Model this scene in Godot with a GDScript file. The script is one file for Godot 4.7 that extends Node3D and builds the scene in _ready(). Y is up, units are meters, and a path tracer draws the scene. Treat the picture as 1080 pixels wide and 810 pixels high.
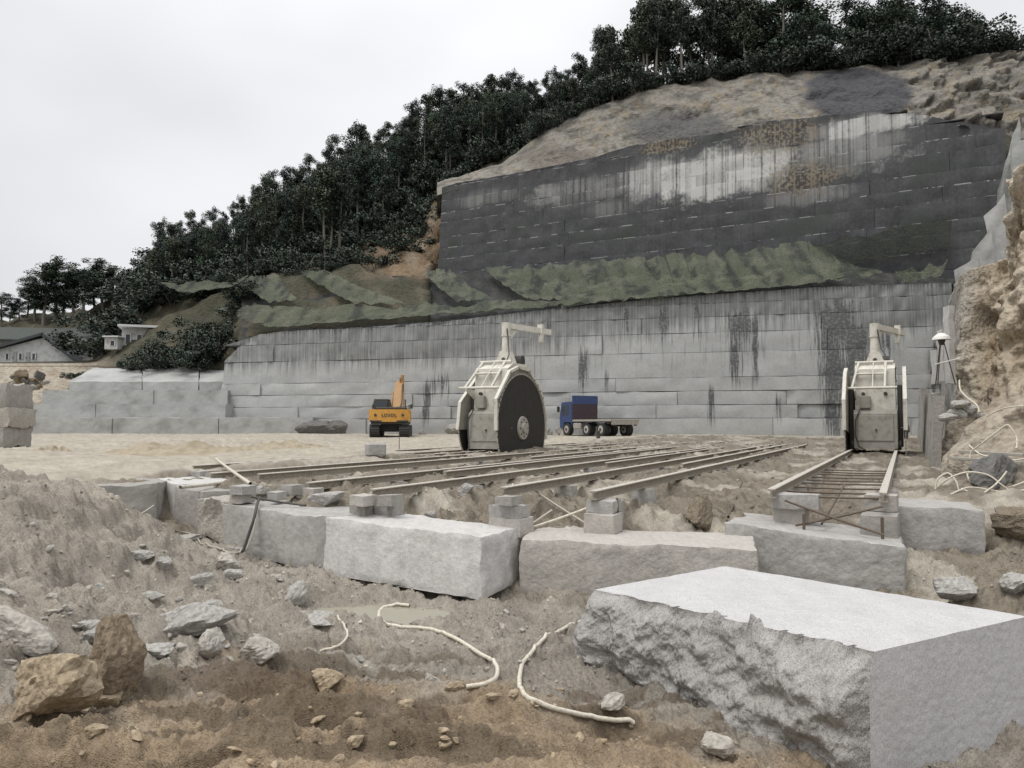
extends Node3D
# A granite quarry: eye-relative heights are used below, the eye stands at EYE.
const EYE := Vector3(0, 2.4, 0)
const FOCAL := 812.0
var cam_basis: Basis
var rng := RandomNumberGenerator.new()
var used := {}
var M := {}
var fbm: FastNoiseLite
var fine: FastNoiseLite
var broad: FastNoiseLite
var clods: FastNoiseLite
const RAIL_DIR := Vector3(0.454, 0, -0.891)
const WALL_DIR := Vector3(0.891, 0, 0.454)

# ---------------------------------------------------------------- mesh builder
class MB:
	var st := SurfaceTool.new()
	var flat := true
	func _init(smooth := false) -> void:
		st.begin(Mesh.PRIMITIVE_TRIANGLES)
		flat = not smooth
		st.set_smooth_group(0 if smooth else 0xFFFFFFFF)
	func group(g: int) -> void:
		st.set_smooth_group(g)
	func tri(a: Vector3, b: Vector3, c: Vector3) -> void:
		st.add_vertex(a); st.add_vertex(b); st.add_vertex(c)
	func quad(a: Vector3, b: Vector3, c: Vector3, d: Vector3) -> void:
		tri(a, b, c); tri(a, c, d)
	func hexa(p: Array) -> MB:   # 0-3 bottom ring, 4-7 top ring
		quad(p[0], p[1], p[2], p[3]); quad(p[7], p[6], p[5], p[4])
		for i in 4:
			var j := (i + 1) % 4
			quad(p[i], p[i + 4], p[j + 4], p[j])
		return self
	func box(c: Vector3, s: Vector3, b := Basis.IDENTITY, bev := 0.0) -> MB:
		var h := s * 0.5
		if bev <= 0.0:
			var p := []
			for y in [-1, 1]:
				for q in [[-1, -1], [-1, 1], [1, 1], [1, -1]]:
					p.append(c + b * Vector3(q[0] * h.x, y * h.y, q[1] * h.z))
			return hexa(p)
		var rings := []
		for k in 4:
			var ins: float = bev if (k == 0 or k == 3) else 0.0
			var y: float = [-h.y, -h.y + bev, h.y - bev, h.y][k]
			var r := []
			var x := h.x - ins
			var z := h.z - ins
			for q in [[-x, -z + bev], [-x, z - bev], [-x + bev, z], [x - bev, z], [x, z - bev], [x, -z + bev], [x - bev, -z], [-x + bev, -z]]:
				r.append(c + b * Vector3(q[0], y, q[1]))
			rings.append(r)
		for k in 3:
			for i in 8:
				var j := (i + 1) % 8
				quad(rings[k][i], rings[k + 1][i], rings[k + 1][j], rings[k][j])
		for i in range(1, 7):
			tri(rings[0][0], rings[0][i], rings[0][i + 1])
			tri(rings[3][0], rings[3][i + 1], rings[3][i])
		return self
	func cyl(a: Vector3, b: Vector3, ra: float, rb: float, n := 12, caps := true) -> MB:
		var d := (b - a).normalized()
		var u := d.cross(Vector3.UP if absf(d.y) < 0.9 else Vector3.RIGHT).normalized()
		var w := d.cross(u)
		for i in n:
			var t0 := TAU * i / n
			var t1 := TAU * (i + 1) / n
			var e0 := u * cos(t0) + w * sin(t0)
			var e1 := u * cos(t1) + w * sin(t1)
			if not flat: group(1)
			quad(a + e0 * ra, a + e1 * ra, b + e1 * rb, b + e0 * rb)
			if caps:
				if not flat: group(2)
				tri(a, a + e1 * ra, a + e0 * ra); tri(b, b + e0 * rb, b + e1 * rb)
		return self
	func tube(pts: PackedVector3Array, r: float, n := 7, r_end := -1.0) -> MB:
		var rings := []
		var up := Vector3(0.123, 0.97, 0.21)
		for i in pts.size():
			var d := (pts[mini(i + 1, pts.size() - 1)] - pts[maxi(i - 1, 0)]).normalized()
			var u := d.cross(up).normalized()
			var w := d.cross(u)
			var rr := r if r_end < 0.0 else lerpf(r, r_end, float(i) / (pts.size() - 1))
			var ring := []
			for k in n:
				var t := TAU * k / n
				ring.append(pts[i] + (u * cos(t) + w * sin(t)) * rr)
			rings.append(ring)
		for i in rings.size() - 1:
			for k in n:
				var j := (k + 1) % n
				quad(rings[i][k], rings[i][j], rings[i + 1][j], rings[i + 1][k])
		return self
	# polygon given in 2D, extruded along `ax` (offsets a0..a1); point = o + ux*p.x + uy*p.y + ax*off
	func prism(poly: PackedVector2Array, o: Vector3, ux: Vector3, uy: Vector3, ax: Vector3, a0: float, a1: float) -> MB:
		var tr := Geometry2D.triangulate_polygon(poly)
		for i in range(0, tr.size(), 3):
			var q := []
			for k in 3:
				q.append(o + ux * poly[tr[i + k]].x + uy * poly[tr[i + k]].y)
			tri(q[0] + ax * a0, q[1] + ax * a0, q[2] + ax * a0)
			tri(q[2] + ax * a1, q[1] + ax * a1, q[0] + ax * a1)
		for i in poly.size():
			var j := (i + 1) % poly.size()
			var p := o + ux * poly[i].x + uy * poly[i].y
			var r := o + ux * poly[j].x + uy * poly[j].y
			quad(p + ax * a0, r + ax * a0, r + ax * a1, p + ax * a1)
		return self
	func mesh() -> ArrayMesh:
		st.generate_normals()
		return st.commit()

func part(m: Mesh, called: String, mat: Material, parent: Node = self) -> MeshInstance3D:
	var o := MeshInstance3D.new()
	o.mesh = m
	o.material_override = mat
	if parent == self:
		o.name = numbered(called)
		add_child(o)
	else:
		o.name = called
		parent.add_child(o, true)
	return o
func numbered(n: String) -> String:
	if not used.has(n):
		used[n] = 0
		return n
	used[n] += 1
	return "%s_%03d" % [n, used[n]]
func tag(o: Node, label: String, category: String, group := "") -> Node:
	o.set_meta("label", label)
	o.set_meta("category", category)
	if group != "": o.set_meta("group", group)
	return o
func thing(called: String, label: String, category: String, at := Vector3.ZERO, turn := 0.0, group := "") -> Node3D:
	var o := Node3D.new()
	o.name = numbered(called)
	add_child(o)
	o.position = at
	o.rotation.y = turn
	tag(o, label, category, group)
	return o
func structure(o: Node) -> Node:
	o.set_meta("kind", "structure")
	return o
func stuff(o: Node) -> Node:
	o.set_meta("kind", "stuff")
	return o

# ---------------------------------------------------------------- pixels to places
func ray(px: float, py: float) -> Vector3:
	return cam_basis * Vector3((px - 540.0) / FOCAL, (405.0 - py) / FOCAL, -1.0)
func at_height(px: float, py: float, rel: float) -> Vector3:
	var d := ray(px, py)
	return EYE + d * (rel / d.y)
func at_depth(px: float, py: float, z: float) -> Vector3:
	var d := ray(px, py)
	return EYE + d * (z / -d.z)
func hit(px: float, py: float) -> Vector3:
	var d := ray(px, py)
	var t := 2.0
	while t < 70.0:
		var p := EYE + d * t
		if p.y < ground_y(p.x, p.z): break
		t += 0.01 * t
	var lo := t / 1.01
	for i in 12:
		var mid := (lo + t) * 0.5
		var p := EYE + d * mid
		if p.y < ground_y(p.x, p.z): t = mid
		else: lo = mid
	return EYE + d * t
func table(tb: Array, x: float) -> float:
	if x <= tb[0][0]: return tb[0][1]
	for i in tb.size() - 1:
		if x <= tb[i + 1][0]:
			var f: float = (x - tb[i][0]) / (tb[i + 1][0] - tb[i][0])
			return lerpf(tb[i][1], tb[i + 1][1], f)
	return tb[-1][1]
func sm(a: float, b: float, x: float) -> float:
	return smoothstep(a, b, x)

# ---------------------------------------------------------------- ground
var ctl := PackedVector3Array()
const GX0 := -34.0
const GZ0 := -66.0
const GS := 0.25
var gw := 0
var gd := 0
var coarse := PackedFloat32Array()
func ground_controls() -> void:
	var c := [  # pixel x, pixel y, height below the eye
		[0, 810, -1.72], [130, 810, -1.74], [270, 810, -1.76], [400, 810, -1.78], [540, 810, -1.82], [680, 810, -1.95], [800, 812, -2.15],
		[0, 745, -1.76], [150, 750, -1.78], [300, 745, -1.82], [430, 770, -1.85], [420, 735, -1.98], [540, 750, -1.98], [620, 772, -2.1],
		[0, 690, -1.58], [120, 700, -1.74], [200, 700, -1.82], [300, 705, -1.93], [400, 695, -2.0], [520, 710, -2.04], [600, 715, -2.12],
		[0, 630, -1.3], [100, 640, -1.52], [200, 650, -1.74], [290, 660, -1.86], [380, 645, -1.98], [330, 650, -1.96], [420, 640, -1.98], [470, 660, -2.03], [560, 665, -2.08],
		[0, 570, -1.0], [90, 580, -1.2], [170, 600, -1.62], [250, 612, -1.84], [330, 622, -1.93],
		[0, 520, -0.66], [60, 535, -0.86], [100, 545, -1.15], [125, 562, -1.4], [180, 572, -1.68], [240, 592, -1.85],
		[0, 499, -0.54], [35, 505, -0.62], [70, 516, -0.75], [92, 526, -1.0], [112, 541, -1.4], [135, 551, -1.58], [160, 553, -1.7], [185, 558, -1.76], [212, 570, -1.86], [240, 584, -1.95], [285, 596, -1.98], [335, 610, -2.02], [400, 623, -2.06], [470, 638, -2.12],
		[500, 648, -2.14], [450, 638, -2.08], [600, 640, -2.12], [640, 650, -2.2], [350, 612, -1.95],
		[1010, 632, -2.02], [1050, 630, -1.85], [1078, 615, -1.55], [1078, 575, -1.25], [1065, 560, -1.5], [1010, 600, -2.0], [1079, 650, -1.75],
		[690, 785, -2.22], [740, 800, -2.25], [640, 745, -2.25],
		# behind the line of blocks, under the rails
		[200, 504, -0.97], [240, 510, -1.0], [275, 518, -1.05], [330, 528, -1.12], [400, 545, -1.28], [450, 548, -1.34], [500, 552, -1.42], [560, 556, -1.5],
		[330, 512, -0.98], [400, 520, -1.06], [460, 522, -1.06], [520, 520, -1.12], [590, 535, -1.25], [600, 505, -1.02], [500, 500, -0.98], [440, 500, -0.96],
		[680, 540, -1.35], [740, 530, -1.22], [690, 508, -1.05], [760, 500, -1.03], [780, 545, -1.38], [800, 520, -1.2], [850, 545, -1.42], [900, 545, -1.42],
		[880, 510, -1.18], [860, 490, -1.05], [930, 500, -1.12], [975, 510, -1.15], [970, 490, -1.05], [985, 515, -1.12],
		[700, 480, -0.96], [600, 478, -0.95], [500, 478, -0.93], [800, 475, -0.95], [880, 475, -0.97], [960, 475, -0.97],
		[1010, 505, -0.95], [1050, 500, -0.85], [1075, 490, -0.75], [1075, 520, -1.0], [1040, 520, -1.1],
		[180, 497, -0.92], [100, 508, -0.96], [125, 508, -0.97], [150, 507, -0.97], [60, 498, -0.9], [250, 485, -0.84], [350, 480, -0.84], [150, 485, -0.82], [0, 485, -0.8],
	]
	for k in c:
		ctl.append(at_height(k[0], k[1], k[2]))
	for k in [[-30, -20, -0.7], [-14, -20, -0.72], [-6, -24, -0.72], [0, -27, -0.78], [8, -30, -0.82], [14, -34, -0.8], [20, -42, -0.7], [-30, -40, -0.62], [-15, -40, -0.62], [0, -40, -0.64], [10, -44, -0.66],
			[-30, -60, -0.6], [-15, -58, -0.6], [0, -56, -0.6], [12, -52, -0.62], [24, -48, -0.66], [-14, -10, -0.7], [-18, -14, -0.7], [-13, -7, -0.9], [-10, -5, -1.4], [-8, -2, -1.7], [0, -1, -1.7], [8, -2, -2.0], [9, -5, -2.0], [12, -8, -1.2], [14, -12, -0.6],
			[-6, 0, -1.7], [3, -5.0, -2.3], [4, -6, -2.3], [3, -3.5, -2.5], [5, -4.5, -2.6], [2.2, -4.5, -2.6], [2.9, -4.6, -2.65], [3.6, -5.0, -2.65], [1.75, -4.75, -2.5], [4.2, -5.4, -2.6], [5.5, -8.4, -2.05], [2.6, -9.7, -2.24], [3.3, -9.45, -2.26], [4.0, -9.05, -2.28], [4.7, -8.7, -2.26], [0.3, -8.7, -2.24], [1.5, -8.6, -2.26], [2.6, -8.5, -2.28], [5.4, -10.15, -1.75], [6.0, -10.05, -1.75], [6.6, -9.95, -1.7], [5.6, -9.3, -1.95], [6.4, -8.8, -1.8], [4.5, -7.4, -2.15], [2.5, -7.5, -2.2]]:
		ctl.append(Vector3(k[0], EYE.y + k[2], k[1]))
	gw = int(68.0 / GS) + 2
	gd = int(70.0 / GS) + 2
	coarse.resize(gw * gd)
	for j in gd:
		for i in gw:
			var x := GX0 + i * GS
			var z := GZ0 + j * GS
			var sw := 0.0
			var sh := 0.0
			for p in ctl:
				var dx := p.x - x
				var dz := p.z - z
				var d2 := dx * dx + dz * dz + 0.03
				var w := 1.0 / (d2 * d2)
				sw += w
				sh += w * p.y
			coarse[j * gw + i] = sh / sw
func coarse_y(x: float, z: float) -> float:
	var fx := clampf((x - GX0) / GS, 0.0, gw - 1.001)
	var fz := clampf((z - GZ0) / GS, 0.0, gd - 1.001)
	var i := int(fx)
	var j := int(fz)
	fx -= i
	fz -= j
	fx = fx * fx * (3.0 - 2.0 * fx)
	fz = fz * fz * (3.0 - 2.0 * fz)
	var a := coarse[j * gw + i]
	var b := coarse[j * gw + i + 1]
	var c := coarse[(j + 1) * gw + i]
	var d := coarse[(j + 1) * gw + i + 1]
	return lerpf(lerpf(a, b, fx), lerpf(c, d, fx), fz)
var puddle_at := Vector2(-1.55, -8.2)
func rail_zone(x: float, z: float) -> float:
	# 1 under the tracks, 0 on the open floor
	var s := (x - 1.08) * RAIL_DIR.x + (z + 10.2) * RAIL_DIR.z      # along the rails
	var w := (x - 1.08) * WALL_DIR.x + (z + 10.2) * WALL_DIR.z      # across, to the right
	return sm(-10.2, -8.6, w) * (1.0 - sm(9.0, 12.0, w)) * sm(-1.8, -0.6, s) * (1.0 - sm(34.0, 38.0, s))
func rut_zone(x: float, z: float) -> float:
	var dist := sqrt(x * x + z * z)
	return sm(3.0, 3.6, dist) * (1.0 - sm(5.9, 6.8, dist + 0.5 * broad.get_noise_2d(x * 0.4, z * 0.4))) * (1.0 - sm(0.5, 1.4, x)) * sm(-4.6, -3.0, x + 0.35 * z + 1.5)
func ground_y(x: float, z: float) -> float:
	var y := coarse_y(x, z)
	var dist := sqrt(x * x + z * z)
	var rz := rail_zone(x, z)
	var near := 1.0 - sm(11.0, 15.0, dist)
	var calm := 1.0 - 0.45 * rut_zone(x, z)
	var pile := sm(-0.4, -2.6, x + 0.12 * z) * near
	var amp := maxf(0.02, maxf(0.055 * near * calm + 0.04 * pile, 0.07 * rz))
	y += fbm.get_noise_2d(x * 1.1, z * 1.1) * amp * 2.0
	var lump := fine.get_noise_2d(x * 2.3 + 40.0, z * 2.3)
	y += absf(lump) * (0.06 * near * calm + 0.09 * rz) - 0.02 * near
	y += fine.get_noise_2d(x * 6.0, z * 6.0) * (0.012 * near + 0.02 * rz + 0.012 * pile)
	if near > 0.0:
		# creases and crusts of trodden mud
		var cr := 1.0 - absf(fine.get_noise_2d(x * 1.7 + 0.3 * lump + 17.0, z * 2.4)) * 2.2
		y += near * calm * 0.05 * cr * absf(cr)
		y += near * 0.024 * (1.0 - absf(fine.get_noise_2d(x * 4.6 + 5.0, z * 6.0 + 0.5 * lump)) * 2.5)
	if near + rz > 0.0:
		# clods: rounded cells in two sizes, stronger on the heap and under the rails
		var c1 := clods.get_noise_2d(x * 3.2 + 1.4 * lump, z * 3.2 + 0.9 * fine.get_noise_2d(x * 2.0, z * 2.0 + 30.0))
		var c2 := clods.get_noise_2d(x * 9.0 + 50.0 + 1.2 * lump, z * 9.0 + 1.6 * lump)
		var cl := 0.08 + 0.92 * sm(-0.1, 0.3, broad.get_noise_2d(x * 0.9 + 11.0, z * 0.9) + 0.25 * fbm.get_noise_2d(x, z))
		if dist < 11.5:
			var c3 := clods.get_noise_2d(x * 21.0 + 9.0 * lump, z * 21.0)
			y -= (c3 + 0.6) * (0.3 + 0.7 * cl) * (0.012 * near * calm + 0.014 * pile)
			y += fine.get_noise_2d(x * 15.0, z * 15.0) * 0.012 * (near * calm + pile)
		y -= (c1 + 0.6) * cl * (0.06 * pile + 0.05 * near * calm + 0.06 * rz) + (c2 + 0.6) * cl * (0.045 * pile + 0.034 * near * calm + 0.012 * rz)
	if near > 0.0:
		# wheel ruts that run across the muddy foreground
		var m := rut_zone(x, z)
		if m > 0.0:
			var ph := z + x * 0.30 + fbm.get_noise_2d(x * 0.45, z * 0.45) * 0.30
			var s := sin(ph * 9.0)
			s = signf(s) * pow(absf(s), 0.7)
			y += m * (0.115 * s * (0.65 + 0.7 * broad.get_noise_2d(x * 0.5, z * 0.9)) + 0.018 * sin(ph * 37.0 + 2.0 * lump) * sm(-0.2, 0.4, s))
		var pd := Vector2((x - puddle_at.x) / 0.75, (z - puddle_at.y) / 0.42).length()
		if pd < 1.5:
			y = lerpf(EYE.y - 2.06, y, sm(0.9, 1.45, pd))
	return y
func ground_color(x: float, z: float) -> Color:
	var dist := sqrt(x * x + z * z)
	var n := fbm.get_noise_2d(x * 0.9 + 9.0, z * 0.9)
	var n2 := fine.get_noise_2d(x * 3.1, z * 3.1 + 70.0)
	var n3 := broad.get_noise_2d(x * 0.35, z * 0.35)
	var sand := Color(0.53, 0.48, 0.395)
	var mud := Color(0.325, 0.25, 0.168)
	var grit := Color(0.35, 0.317, 0.268)
	var slurry := Color(0.285, 0.26, 0.222)
	var wet := Color(0.125, 0.095, 0.064)
	var col := grit
	var brown := 1.0 - sm(5.2, 6.2, dist + n * 1.0 + n3 * 0.8)
	col = col.lerp(mud, brown)
	var grey := sm(-0.9, 0.6, x + n * 0.8) * sm(5.2, 6.4, dist + n * 0.8)
	col = col.lerp(slurry, grey * 0.8)
	var smear := fbm.get_noise_2d(x * 0.55 + 3.0, (z + 0.3 * x) * 2.0)
	var damp := sm(-0.02, 0.14, smear + 0.25 * n + 0.3 * n2) * sm(3.8, 4.6, dist) * (1.0 - sm(6.3, 7.4, dist)) * sm(-4.6, -2.0, x)
	col = col.lerp(wet, damp * 0.8)
	var open := sm(10.0, 12.6, dist + n) * sm(-1.25, -1.05, coarse_y(x, z) - EYE.y)
	col = col.lerp(sand.lerp(Color(0.50, 0.455, 0.37), sm(0.0, 0.5, n3 + n * 0.5)), open)
	var rz := rail_zone(x, z)
	if rz > 0.0:
		var dirt := Color(0.30, 0.262, 0.205).lerp(Color(0.17, 0.145, 0.11), sm(-0.05, 0.35, n2 + n * 0.6))
		dirt = dirt.lerp(Color(0.46, 0.42, 0.35), sm(0.12, 0.4, n3 + 0.6 * n))
		col = col.lerp(dirt, rz)
	var v := 1.0 + 0.30 * n2 + 0.22 * n + 0.15 * fine.get_noise_2d(x * 11.0, z * 11.0)
	return Color(col.r * v, col.g * v, col.b * v)
func build_ground() -> void:
	var radii := PackedFloat32Array()
	var r := 1.6
	while r < 16.0:
		radii.append(r)
		r *= 1.0041
	while r < 75.0:
		radii.append(r)
		r *= 1.016
	while r < 900.0:
		radii.append(r)
		r *= 1.12
	var ang := PackedFloat32Array()
	var a := -2.2
	while a < 2.2:
		ang.append(a)
		a += 0.0021 if absf(a) < 0.64 else 0.02
	var nr := radii.size()
	var na := ang.size()
	var v := PackedVector3Array(); v.resize(nr * na)
	var nn := PackedVector3Array(); nn.resize(nr * na)
	var cc := PackedColorArray(); cc.resize(nr * na)
	for i in nr:
		for j in na:
			var x := radii[i] * sin(ang[j])
			var z := -radii[i] * cos(ang[j])
			var y := EYE.y - 0.6
			if radii[i] < 75.0: y = ground_y(x, z)
			v[i * na + j] = Vector3(x, y, z)
			cc[i * na + j] = ground_color(x, z)
	for i in nr:
		for j in na:
			var du := v[i * na + mini(j + 1, na - 1)] - v[i * na + maxi(j - 1, 0)]
			var dv := v[mini(i + 1, nr - 1) * na + j] - v[maxi(i - 1, 0) * na + j]
			var n := du.cross(dv).normalized()
			nn[i * na + j] = n if n.y > 0.0 else -n
	var idx := PackedInt32Array(); idx.resize((nr - 1) * (na - 1) * 6)
	var k := 0
	for i in nr - 1:
		for j in na - 1:
			var p := i * na + j
			idx[k] = p; idx[k + 1] = p + na; idx[k + 2] = p + 1
			idx[k + 3] = p + 1; idx[k + 4] = p + na; idx[k + 5] = p + na + 1
			k += 6
	structure(part(array_mesh(v, nn, idx, cc), "ground", M.soil))
func array_mesh(v: PackedVector3Array, n: PackedVector3Array, idx: PackedInt32Array, c := PackedColorArray(), uv := PackedVector2Array()) -> ArrayMesh:
	var arr := []
	arr.resize(Mesh.ARRAY_MAX)
	arr[Mesh.ARRAY_VERTEX] = v
	arr[Mesh.ARRAY_NORMAL] = n
	if idx.size(): arr[Mesh.ARRAY_INDEX] = idx
	if c.size(): arr[Mesh.ARRAY_COLOR] = c
	if uv.size(): arr[Mesh.ARRAY_TEX_UV] = uv
	var m := ArrayMesh.new()
	m.add_surface_from_arrays(Mesh.PRIMITIVE_TRIANGLES, arr)
	return m
# a sheet from a grid of points, rows x cols
func sheet(p: Array, cols: PackedColorArray = PackedColorArray(), uvs := PackedVector2Array(), gaps := {}) -> ArrayMesh:
	var nr := p.size()
	var nc: int = p[0].size()
	var v := PackedVector3Array()
	var n := PackedVector3Array()
	for i in nr:
		for j in nc:
			v.append(p[i][j])
			var du: Vector3 = p[i][mini(j + 1, nc - 1)] - p[i][maxi(j - 1, 0)]
			var dv: Vector3 = p[mini(i + 1, nr - 1)][j] - p[maxi(i - 1, 0)][j]
			n.append(du.cross(dv).normalized())
	var idx := PackedInt32Array()
	for i in nr - 1:
		for j in nc - 1:
			var q := i * nc + j
			if gaps.has(q): continue
			idx.append_array([q, q + nc, q + 1, q + 1, q + nc, q + nc + 1])
	return array_mesh(v, n, idx, cols, uvs)

# ---------------------------------------------------------------- materials
func lin(r: float, g: float, b: float) -> Color:
	return Color(r, g, b).linear_to_srgb()
func mat(called: String, col: Color, rough := 0.9, metal := 0.0) -> StandardMaterial3D:
	var m := StandardMaterial3D.new()
	m.resource_name = called
	m.albedo_color = col.linear_to_srgb()
	m.roughness = rough
	m.metallic = metal
	M[called] = m
	return m
func noise(seed_: int, freq: float, oct := 4, type := FastNoiseLite.TYPE_SIMPLEX_SMOOTH) -> FastNoiseLite:
	var n := FastNoiseLite.new()
	n.seed = seed_
	n.frequency = freq
	n.noise_type = type
	n.fractal_octaves = oct
	n.fractal_type = FastNoiseLite.FRACTAL_FBM if oct > 1 else FastNoiseLite.FRACTAL_NONE
	return n
func noise_tex(size: int, n: FastNoiseLite, stops: Array, as_normal := false, bump := 4.0) -> NoiseTexture2D:
	var t := NoiseTexture2D.new()
	t.width = size
	t.height = size
	t.seamless = true
	t.noise = n
	t.as_normal_map = as_normal
	t.bump_strength = bump
	if stops.size():
		var g := Gradient.new()
		var off := PackedFloat32Array()
		var cs := PackedColorArray()
		for s in stops:
			off.append(s[0])
			cs.append(Color(s[1], s[2], s[3]).linear_to_srgb())
		g.offsets = off
		g.colors = cs
		t.color_ramp = g
	return t
func tri_map(m: StandardMaterial3D, tex: Texture2D, scale: float, normal: Texture2D = null, depth := 1.0, world := true) -> void:
	m.albedo_texture = tex
	m.uv1_triplanar = true
	m.uv1_world_triplanar = world
	m.uv1_scale = Vector3.ONE * scale
	m.uv1_triplanar_sharpness = 4.0
	if normal:
		m.normal_enabled = true
		m.normal_texture = normal
		m.normal_scale = depth
func grey(v: float) -> Array:
	return [v, v, v]
func granite_image(size: int, seed_: int, base: float, contrast: float, warm: float, cloud := 0.16) -> ImageTexture:
	# salt-and-pepper crystals on a slowly varying ground
	var r := RandomNumberGenerator.new()
	r.seed = seed_
	var im := Image.create(size, size, false, Image.FORMAT_RGB8)
	var n := noise(seed_, 1.0, 3)
	for y in size:
		for x in size:
			var a := TAU * x / size
			var b := TAU * y / size
			var s := n.get_noise_3d(cos(a) * 1.6 + 5.0, sin(a) * 1.6, cos(b) * 1.6) + 0.7 * n.get_noise_3d(sin(b) * 4.0, cos(a) * 4.0 + 9.0, sin(a) * 4.0)
			var v := base * (1.0 + cloud * s)
			var q := r.randf()
			if q < 0.16: v *= 1.0 - contrast * r.randf_range(0.4, 1.0)
			elif q > 0.86: v *= 1.0 + contrast * r.randf_range(0.2, 0.55)
			else: v *= 1.0 + contrast * r.randf_range(-0.15, 0.15)
			im.set_pixel(x, y, Color(v * (1.0 + warm), v, v * (1.0 - warm * 1.3)).clamp().linear_to_srgb())
	return ImageTexture.create_from_image(im)
func make_materials() -> void:
	var soil := mat("soil", Color(1, 1, 1), 0.96)
	soil.vertex_color_use_as_albedo = true
	tri_map(soil, noise_tex(1024, noise(3, 0.06, 5), [[0.0, 0.42, 0.40, 0.37], [0.5, 0.88, 0.88, 0.88], [1.0, 1.0, 1.0, 1.0]]), 0.6, noise_tex(1024, noise(4, 0.16, 4), [], true, 8.0), 0.9)
	var gl := granite_image(1024, 11, 0.49, 0.5, 0.008, 0.08)
	var gr := granite_image(512, 12, 0.33, 0.9, 0.04)
	var gd_ := granite_image(512, 13, 0.36, 0.45, 0.04)
	var bump := noise_tex(512, noise(21, 0.03, 6), [], true, 7.0)
	var bump_fine := noise_tex(512, noise(22, 0.09, 5), [], true, 5.0)
	tri_map(mat("granite_sawn", Color(1, 1, 1), 0.8), gl, 0.22, bump_fine, 0.15)
	tri_map(mat("granite_rough", Color(1, 1, 1), 0.92), gr, 0.55, bump, 0.8)
	tri_map(mat("granite_dusty", Color(1, 1, 1), 0.92), gd_, 0.5, bump, 0.4)
	tri_map(mat("granite_pale", Color(1.0, 0.99, 0.97), 0.9), granite_image(256, 14, 0.50, 0.3, 0.015), 0.8, bump, 0.35)
	tri_map(mat("granite_grey", Color(0.86, 0.85, 0.82), 0.92), gd_, 0.5, bump, 0.4)
	tri_map(mat("dark_stone", Color(0.17, 0.165, 0.155), 0.95), noise_tex(512, noise(26, 0.03, 6), [[0.0, 0.5, 0.5, 0.5], [0.5, 0.85, 0.85, 0.85], [1.0, 1.0, 1.0, 1.0]]), 0.5, bump, 0.9)
	tri_map(mat("rock_brown", Color(0.62, 0.47, 0.30), 0.95), noise_tex(512, noise(31, 0.02, 6), [[0.0, 0.35, 0.35, 0.35], [0.5, 0.7, 0.7, 0.7], [1.0, 1.0, 1.0, 1.0]]), 0.8, bump, 1.2)
	tri_map(mat("rock_mud", Color(0.29, 0.23, 0.16), 0.95), noise_tex(512, noise(32, 0.03, 6), [[0.0, 0.45, 0.43, 0.4], [0.55, 0.8, 0.8, 0.8], [1.0, 1.0, 1.0, 1.0]]), 1.2, bump, 1.2)
	tri_map(mat("rock_grey", Color(0.47, 0.44, 0.39), 0.94), noise_tex(512, noise(33, 0.03, 6), [[0.0, 0.5, 0.5, 0.5], [0.55, 0.85, 0.85, 0.85], [1.0, 1.0, 1.0, 1.0]]), 1.0, bump, 1.0)
	tri_map(mat("granite_pale2", Color(0.97, 0.93, 0.87), 0.92), granite_image(256, 15, 0.43, 0.3, 0.02), 0.8, bump, 0.4)
	tri_map(mat("granite_bench", Color(0.43, 0.435, 0.425), 0.93), noise_tex(512, noise(24, 0.012, 6), [[0.0, 0.55, 0.55, 0.54], [0.4, 0.84, 0.84, 0.83], [1.0, 1.0, 1.0, 1.0]]), 0.06, bump, 0.25)
	tri_map(mat("rock_mud2", Color(0.44, 0.355, 0.245), 0.95), M.rock_mud.albedo_texture, 1.2, bump, 1.2)
	tri_map(mat("rock_dirt", Color(0.27, 0.225, 0.165), 0.96), M.rock_mud.albedo_texture, 1.6, bump, 2.0)
	var bank := mat("bank_soil", Color(1, 1, 1), 0.96)
	bank.vertex_color_use_as_albedo = true
	tri_map(bank, M.rock_grey.albedo_texture, 0.35, bump, 1.5)
	var grit := mat("grit", Color(1, 1, 1), 0.95)
	grit.vertex_color_use_as_albedo = true
	tri_map(mat("rock_light", Color(0.43, 0.415, 0.385), 0.93), M.rock_grey.albedo_texture, 1.3, bump, 0.8)
	var rust := noise_tex(512, noise(41, 0.03, 5), [[0.0, 0.5, 0.45, 0.4], [0.45, 0.85, 0.83, 0.8], [1.0, 1.0, 1.0, 1.0]])
	tri_map(mat("rail_steel", Color(0.36, 0.335, 0.29), 0.6, 0.25), rust, 0.9)
	tri_map(mat("rail_top", Color(0.66, 0.63, 0.575), 0.5, 0.15), rust, 1.1)
	tri_map(mat("rod_steel", Color(0.16, 0.125, 0.095), 0.7, 0.3), rust, 2.0)
	var smear := noise_tex(512, noise(42, 0.012, 5), [[0.0, 0.6, 0.58, 0.54], [0.4, 0.86, 0.85, 0.82], [1.0, 1.0, 1.0, 1.0]])
	tri_map(mat("cream_paint", Color(0.68, 0.66, 0.60), 0.55), smear, 0.5, null, 1.0, false)
	tri_map(mat("dusty_paint", Color(0.38, 0.365, 0.33), 0.75), smear, 0.5, null, 1.0, false)
	tri_map(mat("blade_steel", Color(0.04, 0.037, 0.034), 0.65, 0.2), smear, 0.5, null, 1.0, false)
	tri_map(mat("hood_inner", Color(0.50, 0.47, 0.41), 0.7), smear, 0.5, null, 1.0, false)
	mat("hub_steel", Color(0.42, 0.40, 0.35), 0.6, 0.2)
	mat("black_rubber", Color(0.03, 0.03, 0.032), 0.85)
	mat("dark_steel", Color(0.06, 0.057, 0.052), 0.7, 0.2)
	tri_map(mat("excavator_paint", Color(0.62, 0.32, 0.06), 0.5), smear, 0.8, null, 1.0, false)
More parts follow.
